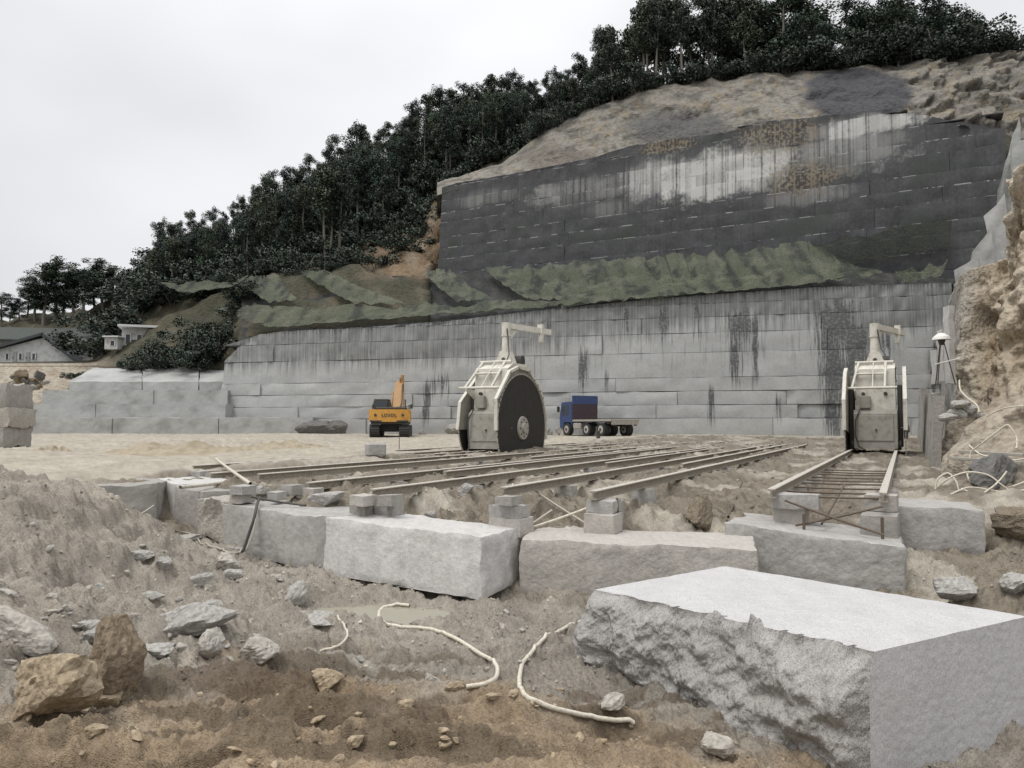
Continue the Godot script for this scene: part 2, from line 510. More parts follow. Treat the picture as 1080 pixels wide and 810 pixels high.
	tri_map(mat("boom_paint", Color(0.40, 0.235, 0.10), 0.6), smear, 0.8, null, 1.0, false)
	mat("tinted_glass", Color(0.05, 0.06, 0.07), 0.12)
	tri_map(mat("truck_blue", Color(0.045, 0.075, 0.19), 0.5), smear, 0.8, null, 1.0, false)
	tri_map(mat("truck_maroon", Color(0.055, 0.036, 0.045), 0.7), smear, 0.8, null, 1.0, false)
	tri_map(mat("dusty_deck", Color(0.38, 0.36, 0.32), 0.9), smear, 0.8, null, 1.0, false)
	tri_map(mat("white_hose", Color(0.70, 0.665, 0.57), 0.5), rust, 1.3)
	mat("black_hose", Color(0.06, 0.055, 0.05), 0.6)
	mat("rope_grey", Color(0.40, 0.37, 0.31), 0.8)
	tri_map(mat("white_wall", Color(0.55, 0.56, 0.56), 0.85), smear, 0.2)
	tri_map(mat("grey_wall", Color(0.36, 0.37, 0.37), 0.85), smear, 0.2)
	tri_map(mat("green_roof", Color(0.045, 0.055, 0.048), 0.8), smear, 0.2)
	mat("roof_trim", Color(0.05, 0.055, 0.06), 0.7)
	mat("white_roof", Color(0.62, 0.63, 0.64), 0.7)
	mat("window_dark", Color(0.035, 0.04, 0.045), 0.3)
	mat("car_white", Color(0.7, 0.71, 0.72), 0.3)
	mat("lamp_white", Color(0.75, 0.75, 0.72), 0.5)
	mat("water_slurry", Color(0.30, 0.285, 0.22), 0.22)
	var leaf := mat("leaf", Color(1, 1, 1), 0.75)
	leaf.vertex_color_use_as_albedo = true
	mat("bark", Color(0.17, 0.155, 0.13), 0.95)
	var hillm := mat("hill_soil", Color(1, 1, 1), 0.96)
	hillm.vertex_color_use_as_albedo = true
	tri_map(hillm, noise_tex(512, noise(51, 0.02, 6), [[0.0, 0.45, 0.44, 0.42], [0.5, 0.85, 0.85, 0.85], [1.0, 1.0, 1.0, 1.0]]), 0.16, noise_tex(512, noise(52, 0.03, 6), [], true, 10.0), 1.2)
	var net := mat("green_net", Color(1, 1, 1), 0.9)
	net.transparency = BaseMaterial3D.TRANSPARENCY_ALPHA
	net.albedo_color.a = 0.7
	net.vertex_color_use_as_albedo = true
	tri_map(net, noise_tex(512, noise(53, 0.03, 6), [[0.0, 0.4, 0.4, 0.4], [0.5, 0.85, 0.85, 0.85], [1.0, 1.0, 1.0, 1.0]]), 0.3, bump, 0.8)

# ---------------------------------------------------------------- stones
# a hexahedron whose six faces are fine grids pushed about by noise; p: 0-3 bottom ring, 4-7 top ring
func stone_hexa(p: Array, step: float, amp: float, seed_: int, edge := 0.03, top_amp := -1.0) -> ArrayMesh:
	var n := noise(seed_, 1.0, 4)
	var b := MB.new(true)
	var c := Vector3.ZERO
	for q in p: c += q / 8.0
	var faces := [[0, 1, 2, 3], [7, 6, 5, 4], [0, 4, 5, 1], [1, 5, 6, 2], [2, 6, 7, 3], [3, 7, 4, 0]]
	for f in 6:
		var q0: Vector3 = p[faces[f][0]]
		var q1: Vector3 = p[faces[f][1]]
		var q2: Vector3 = p[faces[f][2]]
		var q3: Vector3 = p[faces[f][3]]
		var nu := clampi(int(maxf((q1 - q0).length(), (q2 - q3).length()) / step), 1, 90)
		var nv := clampi(int(maxf((q3 - q0).length(), (q2 - q1).length()) / step), 1, 90)
		if f == 0: nu = 1; nv = 1
		b.group(f + 1)
		var g := []
		for i in nv + 1:
			var row := []
			for j in nu + 1:
				var s := float(j) / nu
				var t := float(i) / nv
				var w := q0.lerp(q1, s).lerp(q3.lerp(q2, s), t)
				var a := amp
				if f == 1 and top_amp >= 0.0:
					a = lerpf(amp, top_amp, sm(0.0, 0.12, minf(minf(s, 1.0 - s), minf(t, 1.0 - t))))
				var d := Vector3(n.get_noise_3d(w.x * 1.3, w.y * 1.3, w.z * 1.3), n.get_noise_3d(w.x * 1.3 + 31.0, w.y * 1.3, w.z * 1.3), n.get_noise_3d(w.x * 1.3, w.y * 1.3 + 57.0, w.z * 1.3)) * a
				var e := Vector3(n.get_noise_3d(w.x * 6.0, w.y * 6.0, w.z * 6.0), n.get_noise_3d(w.x * 6.0 + 31.0, w.y * 6.0, w.z * 6.0), n.get_noise_3d(w.x * 6.0, w.y * 6.0 + 57.0, w.z * 6.0)) * a * 0.35
				var border: bool = (i == 0 or j == 0 or i == nv or j == nu)
				var pull := Vector3.ZERO
				if border: pull = (c - w).normalized() * edge * (0.6 + 0.8 * absf(n.get_noise_3d(w.x * 9.0, w.y * 9.0, w.z * 9.0 + 5.0)))
				row.append(w + d + e + pull)
			g.append(row)
		for i in nv:
			for j in nu:
				b.quad(g[i][j], g[i][j + 1], g[i + 1][j + 1], g[i + 1][j])
	return b.mesh()
# an angular boulder: a cut-down ball
func boulder(size: Vector3, seed_: int, n := 15, facets := 15, smooth := false) -> ArrayMesh:
	var r := RandomNumberGenerator.new()
	r.seed = seed_
	var cuts := []
	for i in facets:
		var d := Vector3(r.randfn(), r.randfn() * 0.9, r.randfn()).normalized()
		cuts.append([d, r.randf_range(0.42, 0.8)])
	var nz := noise(seed_ + 5, 1.4, 4)
	var b := MB.new(smooth)
	var g := []
	for i in n + 1:
		var row := []
		var th := PI * i / n
		for j in 2 * n + 1:
			var ph := TAU * (j % (2 * n)) / (2 * n)
			var d := Vector3(sin(th) * cos(ph), cos(th), sin(th) * sin(ph))
			var rad := 1.0
			for c in cuts:
				var k: float = d.dot(c[0])
				if k > 0.01: rad = minf(rad, c[1] / k)
			rad *= 1.0 + 0.12 * nz.get_noise_3dv(d * 1.6) + 0.10 * nz.get_noise_3dv(d * 5.0)
			row.append(d * rad * size * 0.62)
		g.append(row)
	for i in n:
		for j in 2 * n:
			b.quad(g[i][j], g[i][j + 1], g[i + 1][j + 1], g[i + 1][j])
	return b.mesh()
func rock(px: float, py: float, size: Vector3, turn: float, seed_: int, m: String, label: String, group := "", sink := 0.3, tilt := 0.0, called := "rock") -> void:
	var at := hit(px, py)
	var o := part(boulder(size, seed_), called, M[m])
	o.position = at + Vector3(0, size.y * (0.5 - sink), 0)
	o.rotation = Vector3(0, turn, tilt)
	tag(o, label, "rock", group)
func top_block(called: String, tops: Array, h: float, m: String, label: String, seed_: int, step := 0.06, amp := 0.05, lean := Vector3.ZERO, group := "") -> void:
	# tops: four world points in a ring; the bottom lies h below, moved by lean
	var p := []
	for t in tops: p.append(t + Vector3(0, -h, 0) + lean)
	for t in tops: p.append(t)
	var c := Vector3.ZERO
	for t in p: c += t / 8.0
	c.y -= h * 0.5
	var q := []
	for t in p: q.append(t - c)
	var o := part(stone_hexa(q, step, amp, seed_, 0.025, amp * 0.5), called, M[m])
	o.position = c
	tag(o, label, "stone block", group)

# ---------------------------------------------------------------- quarry walls
const LOW_A := Vector3(-22.1, 0, -58.9)
const LOW_B := Vector3(27.0, 0, -46.7)
const UP_A := Vector3(-6.9, 0, -70.0)
const UP_B := Vector3(32.5, 0, -49.7)
func wall_hit(px: float, py: float, a: Vector3, b: Vector3) -> Vector2:
	# (metres along the wall, height above the eye)
	var along := (b - a).normalized()
	var nrm := Vector3(-along.z, 0, along.x)
	var d := ray(px, py)
	var t := (a - EYE * Vector3(1, 0, 1)).dot(nrm) / d.dot(nrm)
	var p := d * t
	return Vector2((p - a).dot(along), p.y)
func wall_point(a: Vector3, b: Vector3, u: float, v: float, out: float) -> Vector3:
	var along := (b - a).normalized()
	var nrm := Vector3(-along.z, 0, along.x)
	if nrm.z < 0.0: nrm = -nrm
	return a + along * u + nrm * out + Vector3(0, EYE.y + v, 0)
func panel(a: Vector3, b: Vector3, u0: float, u1: float, v0: float, v1a: float, v1b: float, out: float, depth: float, ur: Vector2, vr: Vector2, nz: FastNoiseLite, rough: float, joint := 1.0) -> ArrayMesh:
	var st := SurfaceTool.new()
	st.begin(Mesh.PRIMITIVE_TRIANGLES)
	var g := []
	var nu := 8
	var nv := 2
	for i in nv + 1:
		var row := []
		for j in nu + 1:
			var s := float(j) / nu
			var t := float(i) / nv
			var u := lerpf(u0, u1, s)
			var v := lerpf(v0, lerpf(v1a, v1b, s), t)
			var o := out + rough * nz.get_noise_2d(u * 1.2 + out * 50.0, v * 2.0)
			if i == 0 or j == 0 or i == nv or j == nu: o -= joint * (0.035 + 0.03 * absf(nz.get_noise_2d(u * 5.0, v * 5.0)))
			if i == nv: v += 0.05 * nz.get_noise_2d(u * 3.0, v * 3.0 + 20.0)
			row.append([u, v, o])
		g.append(row)
	var put := func(k: Array) -> void:
		st.set_uv(Vector2((k[0] - ur.x) / (ur.y - ur.x), 1.0 - (k[1] - vr.x) / (vr.y - vr.x)))
		st.add_vertex(wall_point(a, b, k[0], k[1], k[2]))
	var quad := func(p: Array, q: Array, r: Array, s: Array) -> void:
		for k in [p, q, r, p, r, s]: put.call(k)
	st.set_smooth_group(1)
	for i in nv:
		for j in nu:
			quad.call(g[i][j], g[i + 1][j], g[i + 1][j + 1], g[i][j + 1])
	st.set_smooth_group(2)
	for j in nu:
		var p: Array = g[nv][j]
		var q: Array = g[nv][j + 1]
		quad.call(p, [p[0], p[1], out - depth], [q[0], q[1], out - depth], q)
		p = g[0][j]
		q = g[0][j + 1]
		quad.call(q, [q[0], q[1], out - depth], [p[0], p[1], out - depth], p)
	st.set_smooth_group(3)
	for e in [0, nu]:
		for i in nv:
			var p: Array = g[i][e]
			var q: Array = g[i + 1][e]
			if e == 0: quad.call(p, [p[0], p[1], out - depth], [q[0], q[1], out - depth], q)
			else: quad.call(q, [q[0], q[1], out - depth], [p[0], p[1], out - depth], p)
	st.generate_normals()
	return st.commit()
func streak_mask(c: Array, u: float, v: float, nz: FastNoiseLite) -> float:
	# c: centre u, half width, top v, bottom v
	var wob := nz.get_noise_2d(u * 3.0, v * 0.25) * 0.35
	var x = absf(u - c[0] + wob * c[1]) / c[1]
	return (1.0 - sm(0.55, 1.25, x + 0.6 * nz.get_noise_2d(u * 9.0, v * 0.5))) * sm(c[3] - 0.6, c[3] + 0.6, v + 1.6 * nz.get_noise_2d(u * 7.0, 3.0)) * (1.0 - sm(c[2] - 0.5, c[2] + 0.3, v + 0.9 * nz.get_noise_2d(u * 5.0, 13.0)))
func wall_material(called: String, im: Image) -> StandardMaterial3D:
	var m := mat(called, Color(1, 1, 1), 0.93)
	m.albedo_texture = ImageTexture.create_from_image(im)
	m.texture_repeat = false
	return m
const LOW_V := Vector2(-0.9, 10.2)
func low_image() -> Image:
	var w := 1792
	var h := 448
	var im := Image.create(w, h, false, Image.FORMAT_RGB8)
	var len := (LOW_B - LOW_A).length()
	var nz := noise(61, 1.0, 3)
	var band := []      # where the dark weathered band begins, by distance along the wall
	for k in [[236, 384], [300, 382], [400, 379], [470, 378], [560, 366], [620, 352], [700, 348], [720, 338], [865, 334], [870, 352], [920, 350], [950, 345], [985, 340]]:
		var q := wall_hit(k[0], k[1], LOW_A, LOW_B)
		band.append([q.x, q.y])
	var crest := []
	for k in [[236, 372], [275, 352], [380, 348], [470, 342], [600, 326], [700, 316], [860, 305], [985, 300]]:
		var q := wall_hit(k[0], k[1], LOW_A, LOW_B)
		crest.append([q.x, q.y])
	var list := []
	for k in [[780, 12, 325, 362], [774, 5, 355, 398], [796, 3, 330, 402], [884, 21, 316, 366], [877, 11, 350, 425], [904, 13, 338, 396], [893, 8, 380, 458], [910, 6, 380, 452], [876, 8, 415, 460],
			[615, 5, 368, 404], [452, 4, 402, 438], [466, 13, 400, 408], [986, 7, 365, 412], [700, 5, 320, 352], [735, 4, 320, 350], [660, 4, 322, 348], [750, 3, 410, 440], [640, 2, 390, 410], [935, 5, 350, 372], [820, 3, 420, 432]]:
		var p := wall_hit(k[0], k[2], LOW_A, LOW_B)
		var q := wall_hit(k[0], k[3], LOW_A, LOW_B)
		list.append([p.x, k[1] * 0.066, p.y, q.y])
	var marks := RandomNumberGenerator.new()
	marks.seed = 8
	for x in w:
		var u := len * (x + 0.5) / w
		var b0 := table(band, u)
		var cr := table(crest, u)
		var near := []
		for s in list:
			if absf(u - s[0]) < s[1] * 2.0 + 0.3: near.append(s)
		var col1 := nz.get_noise_2d(u * 1.9, 0.0)
		var col2 := nz.get_noise_2d(u * 6.5, 9.0)
		for y in h:
			var v := lerpf(LOW_V.y, LOW_V.x, (y + 0.5) / h)
			var n := nz.get_noise_2d(u * 0.7, v * 0.9)
			var f := nz.get_noise_2d(u * 4.0, v * 4.0)
			var base := 0.405 * (1.0 + 0.13 * n + 0.09 * f + 0.06 * nz.get_noise_2d(u * 14.0, v * 14.0))
			var t := sm(b0 - 0.9, b0 + 0.4, v + 0.9 * col1 + 0.5 * col2) * (0.55 + 0.3 * col2 + 0.25 * n)
			t = maxf(t, sm(cr - 0.6, cr + 0.3, v + 0.6 * col2) * 0.9)
			for s in near: t = maxf(t, streak_mask(s, u, v, nz) * (0.9 + 0.5 * f))
			var drip := sm(0.28, 0.5, nz.get_noise_2d(u * 5.0, v * 0.18 + 30.0)) * sm(2.0, 6.0, v) * 0.4
			t = clampf(maxf(t, drip), 0.0, 0.93)
			var c := Color(base * 0.985, base, base * 0.985).lerp(Color(0.085, 0.09, 0.09), t)
			im.set_pixel(x, y, c.clamp().linear_to_srgb())
	return im
const UP_V := Vector2(7.0, 24.5)
func up_image() -> Image:
	var w := 1408
	var h := 576
	var im := Image.create(w, h, false, Image.FORMAT_RGB8)
	var len := (UP_B - UP_A).length()
	var nz := noise(71, 1.0, 3)
	var pale := []
	for k in [[755, 180, 74, 23, 1.1], [800, 170, 30, 24, 1.3], [690, 185, 40, 22, 0.7], [905, 130, 45, 10, 1.0], [895, 155, 50, 20, 0.5], [610, 200, 60, 14, 0.36], [510, 205, 40, 9, 0.22], [850, 205, 40, 8, 0.25], [640, 218, 30, 8, 0.2]]:
		var p := wall_hit(k[0], k[1], UP_A, UP_B)
		pale.append([p.x, p.y, k[2] * 0.075, k[3] * 0.078, k[4]])
	var ochre := []
	for k in [[820, 140, 38, 18], [845, 185, 34, 18], [700, 150, 30, 8]]:
		var p := wall_hit(k[0], k[1], UP_A, UP_B)
		ochre.append([p.x, p.y, k[2] * 0.075, k[3] * 0.078])
	var lips := []
	var lv := 7.0
	for i in 16:
		lv += 1.15 + 0.25 * sin(i * 2.3)
		lips.append(lv)
	for x in w:
		var u := len * (x + 0.5) / w
		var col1 := nz.get_noise_2d(u * 1.6, 0.0)
		var col2 := nz.get_noise_2d(u * 5.0, 9.0)
		var col3 := nz.get_noise_2d(u * 13.0, 19.0)
		for y in h:
			var v := lerpf(UP_V.y, UP_V.x, (y + 0.5) / h)
			var n := nz.get_noise_2d(u * 0.5, v * 0.7)
			var f := nz.get_noise_2d(u * 3.0, v * 3.0)
			var k := 0.072 * (1.0 + 0.35 * n + 0.25 * f + 0.2 * col3)
			var c := Color(k * 0.98, k, k * 1.06)
			c = c.lerp(Color(0.06, 0.07, 0.062), sm(0.1, 0.5, nz.get_noise_2d(u * 0.25 + 7.0, v * 0.3)) * 0.6)
			var t := 0.0
			for p in pale:
				var d := Vector2((u - p[0]) / p[2], (v - p[1]) / p[3]).length()
				if d < 1.7: t = maxf(t, p[4] * (1.0 - sm(0.6, 1.4, d + 0.5 * n + 0.3 * f)))
			t *= clampf(0.85 + 0.9 * col1 + 0.7 * col2 + 0.4 * col3 + 0.25 * f, 0.0, 1.0)
			var rowi := 0
			for e in lips:
				if v > e: rowi += 1
			var cell := floorf(u / 2.3 + 0.37 * rowi)
			t *= 0.45 + 0.85 * fposmod(sin(cell * 12.9898 + rowi * 78.233) * 43758.5453, 1.0)
			c = c.lerp(Color(0.52, 0.52, 0.50), clampf(t, 0.0, 1.0))
			var o := 0.0
			for p in ochre:
				var d := Vector2((u - p[0]) / p[2], (v - p[1]) / p[3]).length()
				if d < 1.7: o = maxf(o, 1.0 - sm(0.5, 1.3, d + 0.6 * f + 0.3 * n))
			c = c.lerp(Color(0.24, 0.20, 0.14).lerp(Color(0.06, 0.055, 0.05), sm(-0.2, 0.25, f + col2 * 0.8)), o * 0.75)
			for e in lips:
				if absf(v - e) < 0.07 and v < e: c = c.lerp(Color(0.34, 0.34, 0.33), 0.8 * sm(0.05, 0.3, nz.get_noise_2d(u * 0.8, e * 7.0) + 0.3 * col2))
			im.set_pixel(x, y, c.clamp().linear_to_srgb())
	return im
func build_walls() -> void:
	var nz := noise(81, 1.0, 3)
	var r := RandomNumberGenerator.new()
	r.seed = 5
	# lower, freshly worked wall
	var lm := wall_material("wall_granite", low_image())
	var w := thing("quarry_wall", "long pale grey sawn granite wall behind the excavator and truck, dark streaks near its top", "rock wall", Vector3.ZERO)
	var len := (LOW_B - LOW_A).length()
	var rows := [-0.9, 0.43, 1.3, 2.2, 3.1, 4.75, 6.05, 7.1, 8.0, 9.9]
	var crest := []
	for k in [[234, 386], [244, 366], [262, 354], [300, 349], [380, 345], [470, 338], [600, 323], [700, 313], [860, 302], [1000, 297]]:
		var q := wall_hit(k[0], k[1], LOW_A, LOW_B)
		crest.append([q.x, q.y])
	var ledge := [0.8, 0.45, 0.33, 0.22, 0.12, 0.03, -0.07, -0.18, -0.32]
	for i in rows.size() - 1:
		var u := 0.0
		while u < len - 0.2:
			var du: float = r.randf_range(3.0, 9.0) if i in [1, 2, 3] else r.randf_range(6.0, 17.0)
			while du > 1.6 and rows[i + 1] > table(crest, u + du) - 0.1: du *= 0.7
			var crested: bool = rows[i + 1] > table(crest, u + 0.6) - 0.9
			if crested: du = r.randf_range(0.9, 1.8)
			if u + du > len - 1.0: du = len - u
			var top0 := minf(rows[i + 1], table(crest, u))
			var top1 := minf(rows[i + 1], table(crest, u + du))
			if maxf(top0, top1) > rows[i] + 0.05:
				var out: float = ledge[i] + r.randf_range(-0.1, 0.1)
				if i == 0 and r.randf() < 0.25: out += 0.25
				if r.randf() < 0.08: out -= 0.22
				if crested: out = ledge[i]
				var gap := 0.0005 if crested else 0.012
				part(panel(LOW_A, LOW_B, u + gap, u + du - gap, rows[i] + 0.016, maxf(top0, rows[i] + 0.06) - 0.016, maxf(top1, rows[i] + 0.06) - 0.016, out, 1.4, Vector2(0, len), LOW_V, nz, 0.16, 0.0 if crested else 1.0), "stone_face", lm, w)
			u += du
	part(MB.new().box(wall_point(LOW_A, LOW_B, len * 0.5, 1.3, -1.35), Vector3(len, 6.0, 1.0), Basis(Vector3.UP, atan2(-(LOW_B - LOW_A).z, (LOW_B - LOW_A).x))).mesh(), "bedrock", M.granite_bench, w)
	# upper, old wall
	var um := wall_material("old_wall_granite", up_image())
	w = thing("upper_quarry_wall", "tall blackened granite cliff with pale washed patches below the tree-topped dome", "rock wall", Vector3.ZERO)
	len = (UP_B - UP_A).length()
	var prof := []
	for k in [[459, 196], [475, 190], [530, 181], [575, 172], [620, 163], [660, 150], [700, 142], [760, 136], [800, 124], [862, 118], [940, 109], [985, 119], [1030, 128], [1075, 134]]:
		var q := wall_hit(k[0], k[1], UP_A, UP_B)
		prof.append([q.x, q.y])
	var v := 7.0
	var i := 0
	while v < 24.0:
		var dv := 1.15 + 0.25 * sin(i * 2.3)
		var u := 0.0
		while u < len - 0.2:
			var du := r.randf_range(5.0, 15.0)
			while du > 1.6 and v + dv > table(prof, u + du) - 0.2: du *= 0.7
			var crested: bool = v + dv > table(prof, u) - 1.2
			if crested: du = r.randf_range(1.4, 2.4)
			if u + du > len - 1.5: du = len - u
			var top0 := minf(v + dv, table(prof, u))
			var top1 := minf(v + dv, table(prof, u + du))
			if maxf(top0, top1) > v + 0.05:
				var out := 0.5 - 0.11 * i + r.randf_range(-0.05, 0.05)
				if crested: out = 0.5 - 0.11 * i
				var gap := 0.0005 if crested else 0.01
				part(panel(UP_A, UP_B, u + gap, u + du - gap, v + 0.008, maxf(top0, v + 0.06) - 0.008, maxf(top1, v + 0.06) - 0.008, out, 2.2, Vector2(0, len), UP_V, nz, 0.12, 0.0 if crested else 1.0), "stone_face", um, w)
			u += du
		v += dv
		i += 1
	# left return of the upper wall and the right-hand side wall
	var c := wall_point(UP_A, UP_B, 0.0, 7.0, 0.3)
	var back := wall_point(UP_A, UP_B, 1.0, 7.0, -8.0)
	var p := [c, back, back + Vector3(2, 0, 0), wall_point(UP_A, UP_B, 1.5, 7.0, -0.5)]
	var q := []
	for k in p: q.append(k)
	for k in p: q.append(k + Vector3(0, 7.2, 0))
	part(stone_hexa(q, 0.6, 0.3, 9, 0.05), "wall_end", M.granite_grey, w)
	w = thing("side_quarry_wall", "pale grey side wall of the pit rising at the right end of the blackened cliff", "rock wall", Vector3.ZERO)
	for k in [[1002, 1012, 326, 284, 430, 31.0], [1011.5, 1031, 284, 270, 430, 31.6], [1030, 1047, 264, 238, 430, 32.2], [1046, 1061, 228, 204, 420, 33.0], [1059, 1080, 200, 123, 420, 41.0], [1076, 1104, 150, 140, 420, 38.0]]:
		var hx := px_box(k[0], k[1] + 6, k[2], k[4], k[5], 5.0)
		for e in [0, 3, 4, 7]: hx[e] += Vector3(3.3, 0, 0)
		var rise: float = at_depth(k[0], k[3], k[5]).y - at_depth(k[0], k[2], k[5]).y
		hx[6] += Vector3(0, rise, 0); hx[7] += Vector3(0, rise, 0)
		part(stone_hexa(hx, 0.5, 0.14, 90 + int(k[0]), 0.05), "cut_face", M.granite_bench, w)

# ---------------------------------------------------------------- hill
const COLS := [-120, -80, 0, 60, 100, 140, 180, 235, 300, 360, 420, 458, 530, 600, 650, 700, 800, 900, 1000, 1080, 1200, 1350]
func up_z(px: float) -> float:
	var q := wall_hit(px, 200, UP_A, UP_B)
	return -wall_point(UP_A, UP_B, q.x, 0, 0).z
func low_z(px: float) -> float:
	var q := wall_hit(px, 380, LOW_A, LOW_B)
	return -wall_point(LOW_A, LOW_B, q.x, 0, 0).z
const HILL_1 := [[-120, 384], [100, 383], [140, 362], [180, 335], [235, 315], [300, 293], [360, 289], [420, 287], [445, 286], [458, 284], [500, 240], [1350, 240]]
const HILL_2 := [[-120, 381], [0, 381], [100, 378], [125, 350], [140, 330], [180, 300], [240, 286], [300, 276], [360, 262], [420, 240], [445, 226], [458, 212], [530, 182], [600, 140], [650, 112], [700, 98], [800, 88], [900, 80], [1000, 72], [1080, 62], [1200, 60], [1350, 80]]
const HILL_3 := [[-120, 352], [0, 336], [60, 330], [100, 322], [140, 302], [180, 282], [240, 260], [300, 236], [360, 206], [420, 182], [458, 162], [530, 138], [600, 118], [650, 98], [700, 90], [800, 82], [900, 76], [1000, 70], [1080, 64], [1200, 70], [1350, 90]]
func hill_point(px: float, t: float) -> Vector3:
	# t 0..1 foot to first shelf, 1..2 slope, 2..3 to the ridge, 3..4 down behind
	var z0: float
	var y0: float
	var z1: float
	if px < 235.0:
		z0 = lerpf(73.0, 63.0, sm(100, 150, px)); y0 = lerpf(386.0, 389.0, sm(100, 150, px)); z1 = 75.0
	elif px < 458.0:
		z0 = lerpf(63.0, low_z(px) + 1.2, sm(235, 262, px)); y0 = lerpf(389.0, table([[235, 372], [262, 354], [300, 350], [380, 346], [470, 339]], px), sm(235, 262, px)); z1 = lerpf(75.0, 70.5, sm(235, 300, px))
	else:
		z0 = up_z(px) + 1.5; y0 = 330.0; z1 = up_z(px) + 7.0
	var pts := [at_depth(px, y0, z0), at_depth(px, table(HILL_1, px), z1), at_depth(px, table(HILL_2, px), 88.0), at_depth(px, table(HILL_3, px), 110.0)]
	var last: Vector3 = pts[3]
	pts.append(last + Vector3(last.x * 0.3, -12.0, -40.0))
	var i := mini(int(t), 3)
	var f := t - i
	var p: Vector3 = pts[i].lerp(pts[i + 1], f)
	p.y += fbm.get_noise_2d(p.x * 0.25, p.z * 0.25) * 1.6 * sm(0.0, 0.6, t) * lerpf(sm(1.8, 2.4, t), 1.0, sm(100, 140, px))
	return p
func build_hill() -> void:
	var g := []
	var cols := PackedColorArray()
	for i in 62:
		var row := []
		var t := 4.0 * maxi(i - 1, 0) / 60.0
		for j in 160:
			var px := lerpf(-120.0, 1350.0, j / 159.0)
			var p := hill_point(px, t)
			if i == 0: p += Vector3(0, -6.0, -0.6)
			row.append(p)
			var n := fbm.get_noise_2d(p.x * 0.5, p.z * 0.5 + p.y * 0.6)
			var c := Color(0.055, 0.055, 0.035).lerp(Color(0.11, 0.095, 0.06), sm(-0.1, 0.4, n))
			var clay := sm(370, 415, px) * (1.0 - sm(462, 475, px)) * sm(0.7, 1.0, t) * (1.0 - sm(1.7, 2.2, t + n * 0.4))
			c = c.lerp(Color(0.27, 0.185, 0.115).lerp(Color(0.36, 0.30, 0.22), sm(0.0, 0.4, n)), clay * 0.85)
			if px < 130.0: c = c.lerp(Color(0.36, 0.31, 0.24), (1.0 - sm(90, 130, px)) * (1.0 - sm(0.9, 1.15, t)))
			cols.append(c)
		g.append(row)
	structure(part(sheet(g, cols), "hill", M.hill_soil))
	# weathered dome of bare rock on top of the upper wall
	g = []
	cols = PackedColorArray()
	for i in 60:
		var row := []
		var t := i / 59.0
		for j in 330:
			var px := lerpf(461.0, 1140.0, j / 329.0)
			var y0 := table([[459, 197], [475, 191], [530, 182], [575, 173], [620, 164], [660, 152], [700, 147], [760, 143], [800, 129], [862, 123], [940, 113], [985, 123], [1030, 131], [1075, 136]], px)
			var y1 := table([[459, 193], [530, 174], [560, 150], [600, 125], [650, 103], [700, 90], [800, 78], [870, 74], [940, 68], [1000, 65], [1080, 57], [1150, 55]], px)
			var z0 := up_z(px) + 0.95
			var a := at_depth(px, y0 + 10.0, z0)
			var b := at_depth(px, y1, z0 + 8.5)
			var p: Vector3
			if t < 0.8:
				var f := t / 0.8
				p = a.lerp(b, f)
				p.y = lerpf(a.y, b.y, 1.0 - pow(1.0 - f, 1.35))
				p.z += fbm.get_noise_2d(p.x * 0.3, p.y * 0.35) * 0.9 * sm(0.0, 0.3, f)
				p.y += fine.get_noise_2d(p.x * 0.5, p.y * 0.4) * 0.2 * sm(0.0, 0.2, f)
				var crag := sm(940, 990, px)
				p.z += crag * absf(fbm.get_noise_2d(p.x * 0.35 + 30.0, p.y * 0.5)) * 2.4
			else:
				var f := (t - 0.8) / 0.2
				p = b.lerp(b + Vector3(b.x * 0.1, -2.5, -8.0), f)
			row.append(p)
			var n := fbm.get_noise_2d(p.x * 0.4, p.y * 0.7)
			var n2 := fine.get_noise_2d(p.x * 1.1, p.y * 0.5)
			var c := Color(0.26, 0.243, 0.21).lerp(Color(0.14, 0.132, 0.117), sm(-0.1, 0.4, n + 0.6 * n2))
			c = c.lerp(Color(0.33, 0.265, 0.17), sm(0.15, 0.45, n2 - n * 0.3) * 0.5)
			var yy := lerpf(y0, y1, clampf(t / 0.8, 0, 1))
			var oval := Vector2((px - 905.0) / 58.0, (yy - 102.0) / 22.0).length()
			c = c.lerp(Color(0.075, 0.075, 0.085), 1.0 - sm(0.85, 1.05, oval + 0.15 * n))
			var stain := Vector2((px - 720.0) / 60.0, (yy - 137.0) / 14.0).length()
			c = c.lerp(Color(0.10, 0.10, 0.10), (1.0 - sm(0.7, 1.2, stain + 0.4 * n)) * 0.85)
			stain = Vector2((px - 600.0) / 60.0, (yy - 166.0) / 9.0).length()
			c = c.lerp(Color(0.16, 0.14, 0.12), (1.0 - sm(0.7, 1.2, stain + 0.5 * n)) * 0.7)
			cols.append(c)
		g.append(row)
	structure(part(sheet(g, cols), "rock_dome", M.hill_soil))
	# sloping ledge between the two walls
	g = []
	cols = PackedColorArray()
	for i in 12:
		var row := []
		for j in 120:
			var px := lerpf(255.0, 1010.0, j / 119.0)
			var lo := table([[255, 360], [300, 351], [380, 347], [470, 340], [600, 325], [700, 315], [860, 304], [1000, 300]], px)
			var a := at_depth(px, lo, low_z(px) + 0.6)
			var b := at_depth(px, table([[255, 300], [330, 293], [460, 290], [560, 284], [700, 273], [850, 266], [900, 282], [1000, 294]], px), up_z(maxf(px, 459.0)) - 0.2)
			var f := i / 11.0
			var p := a.lerp(b, f)
			p.y -= 0.6 * sin(PI * f)
			p.y += fbm.get_noise_2d(p.x * 0.8, p.z * 0.8) * 0.5 * sin(PI * f)
			row.append(p)
			var n := fbm.get_noise_2d(p.x, p.z)
			cols.append(Color(0.035, 0.038, 0.037).lerp(Color(0.075, 0.074, 0.068), sm(-0.2, 0.4, n)))
		g.append(row)
	structure(part(sheet(g, cols), "rock_ledge", M.hill_soil))
	# sandy ramp on the left
	g = []
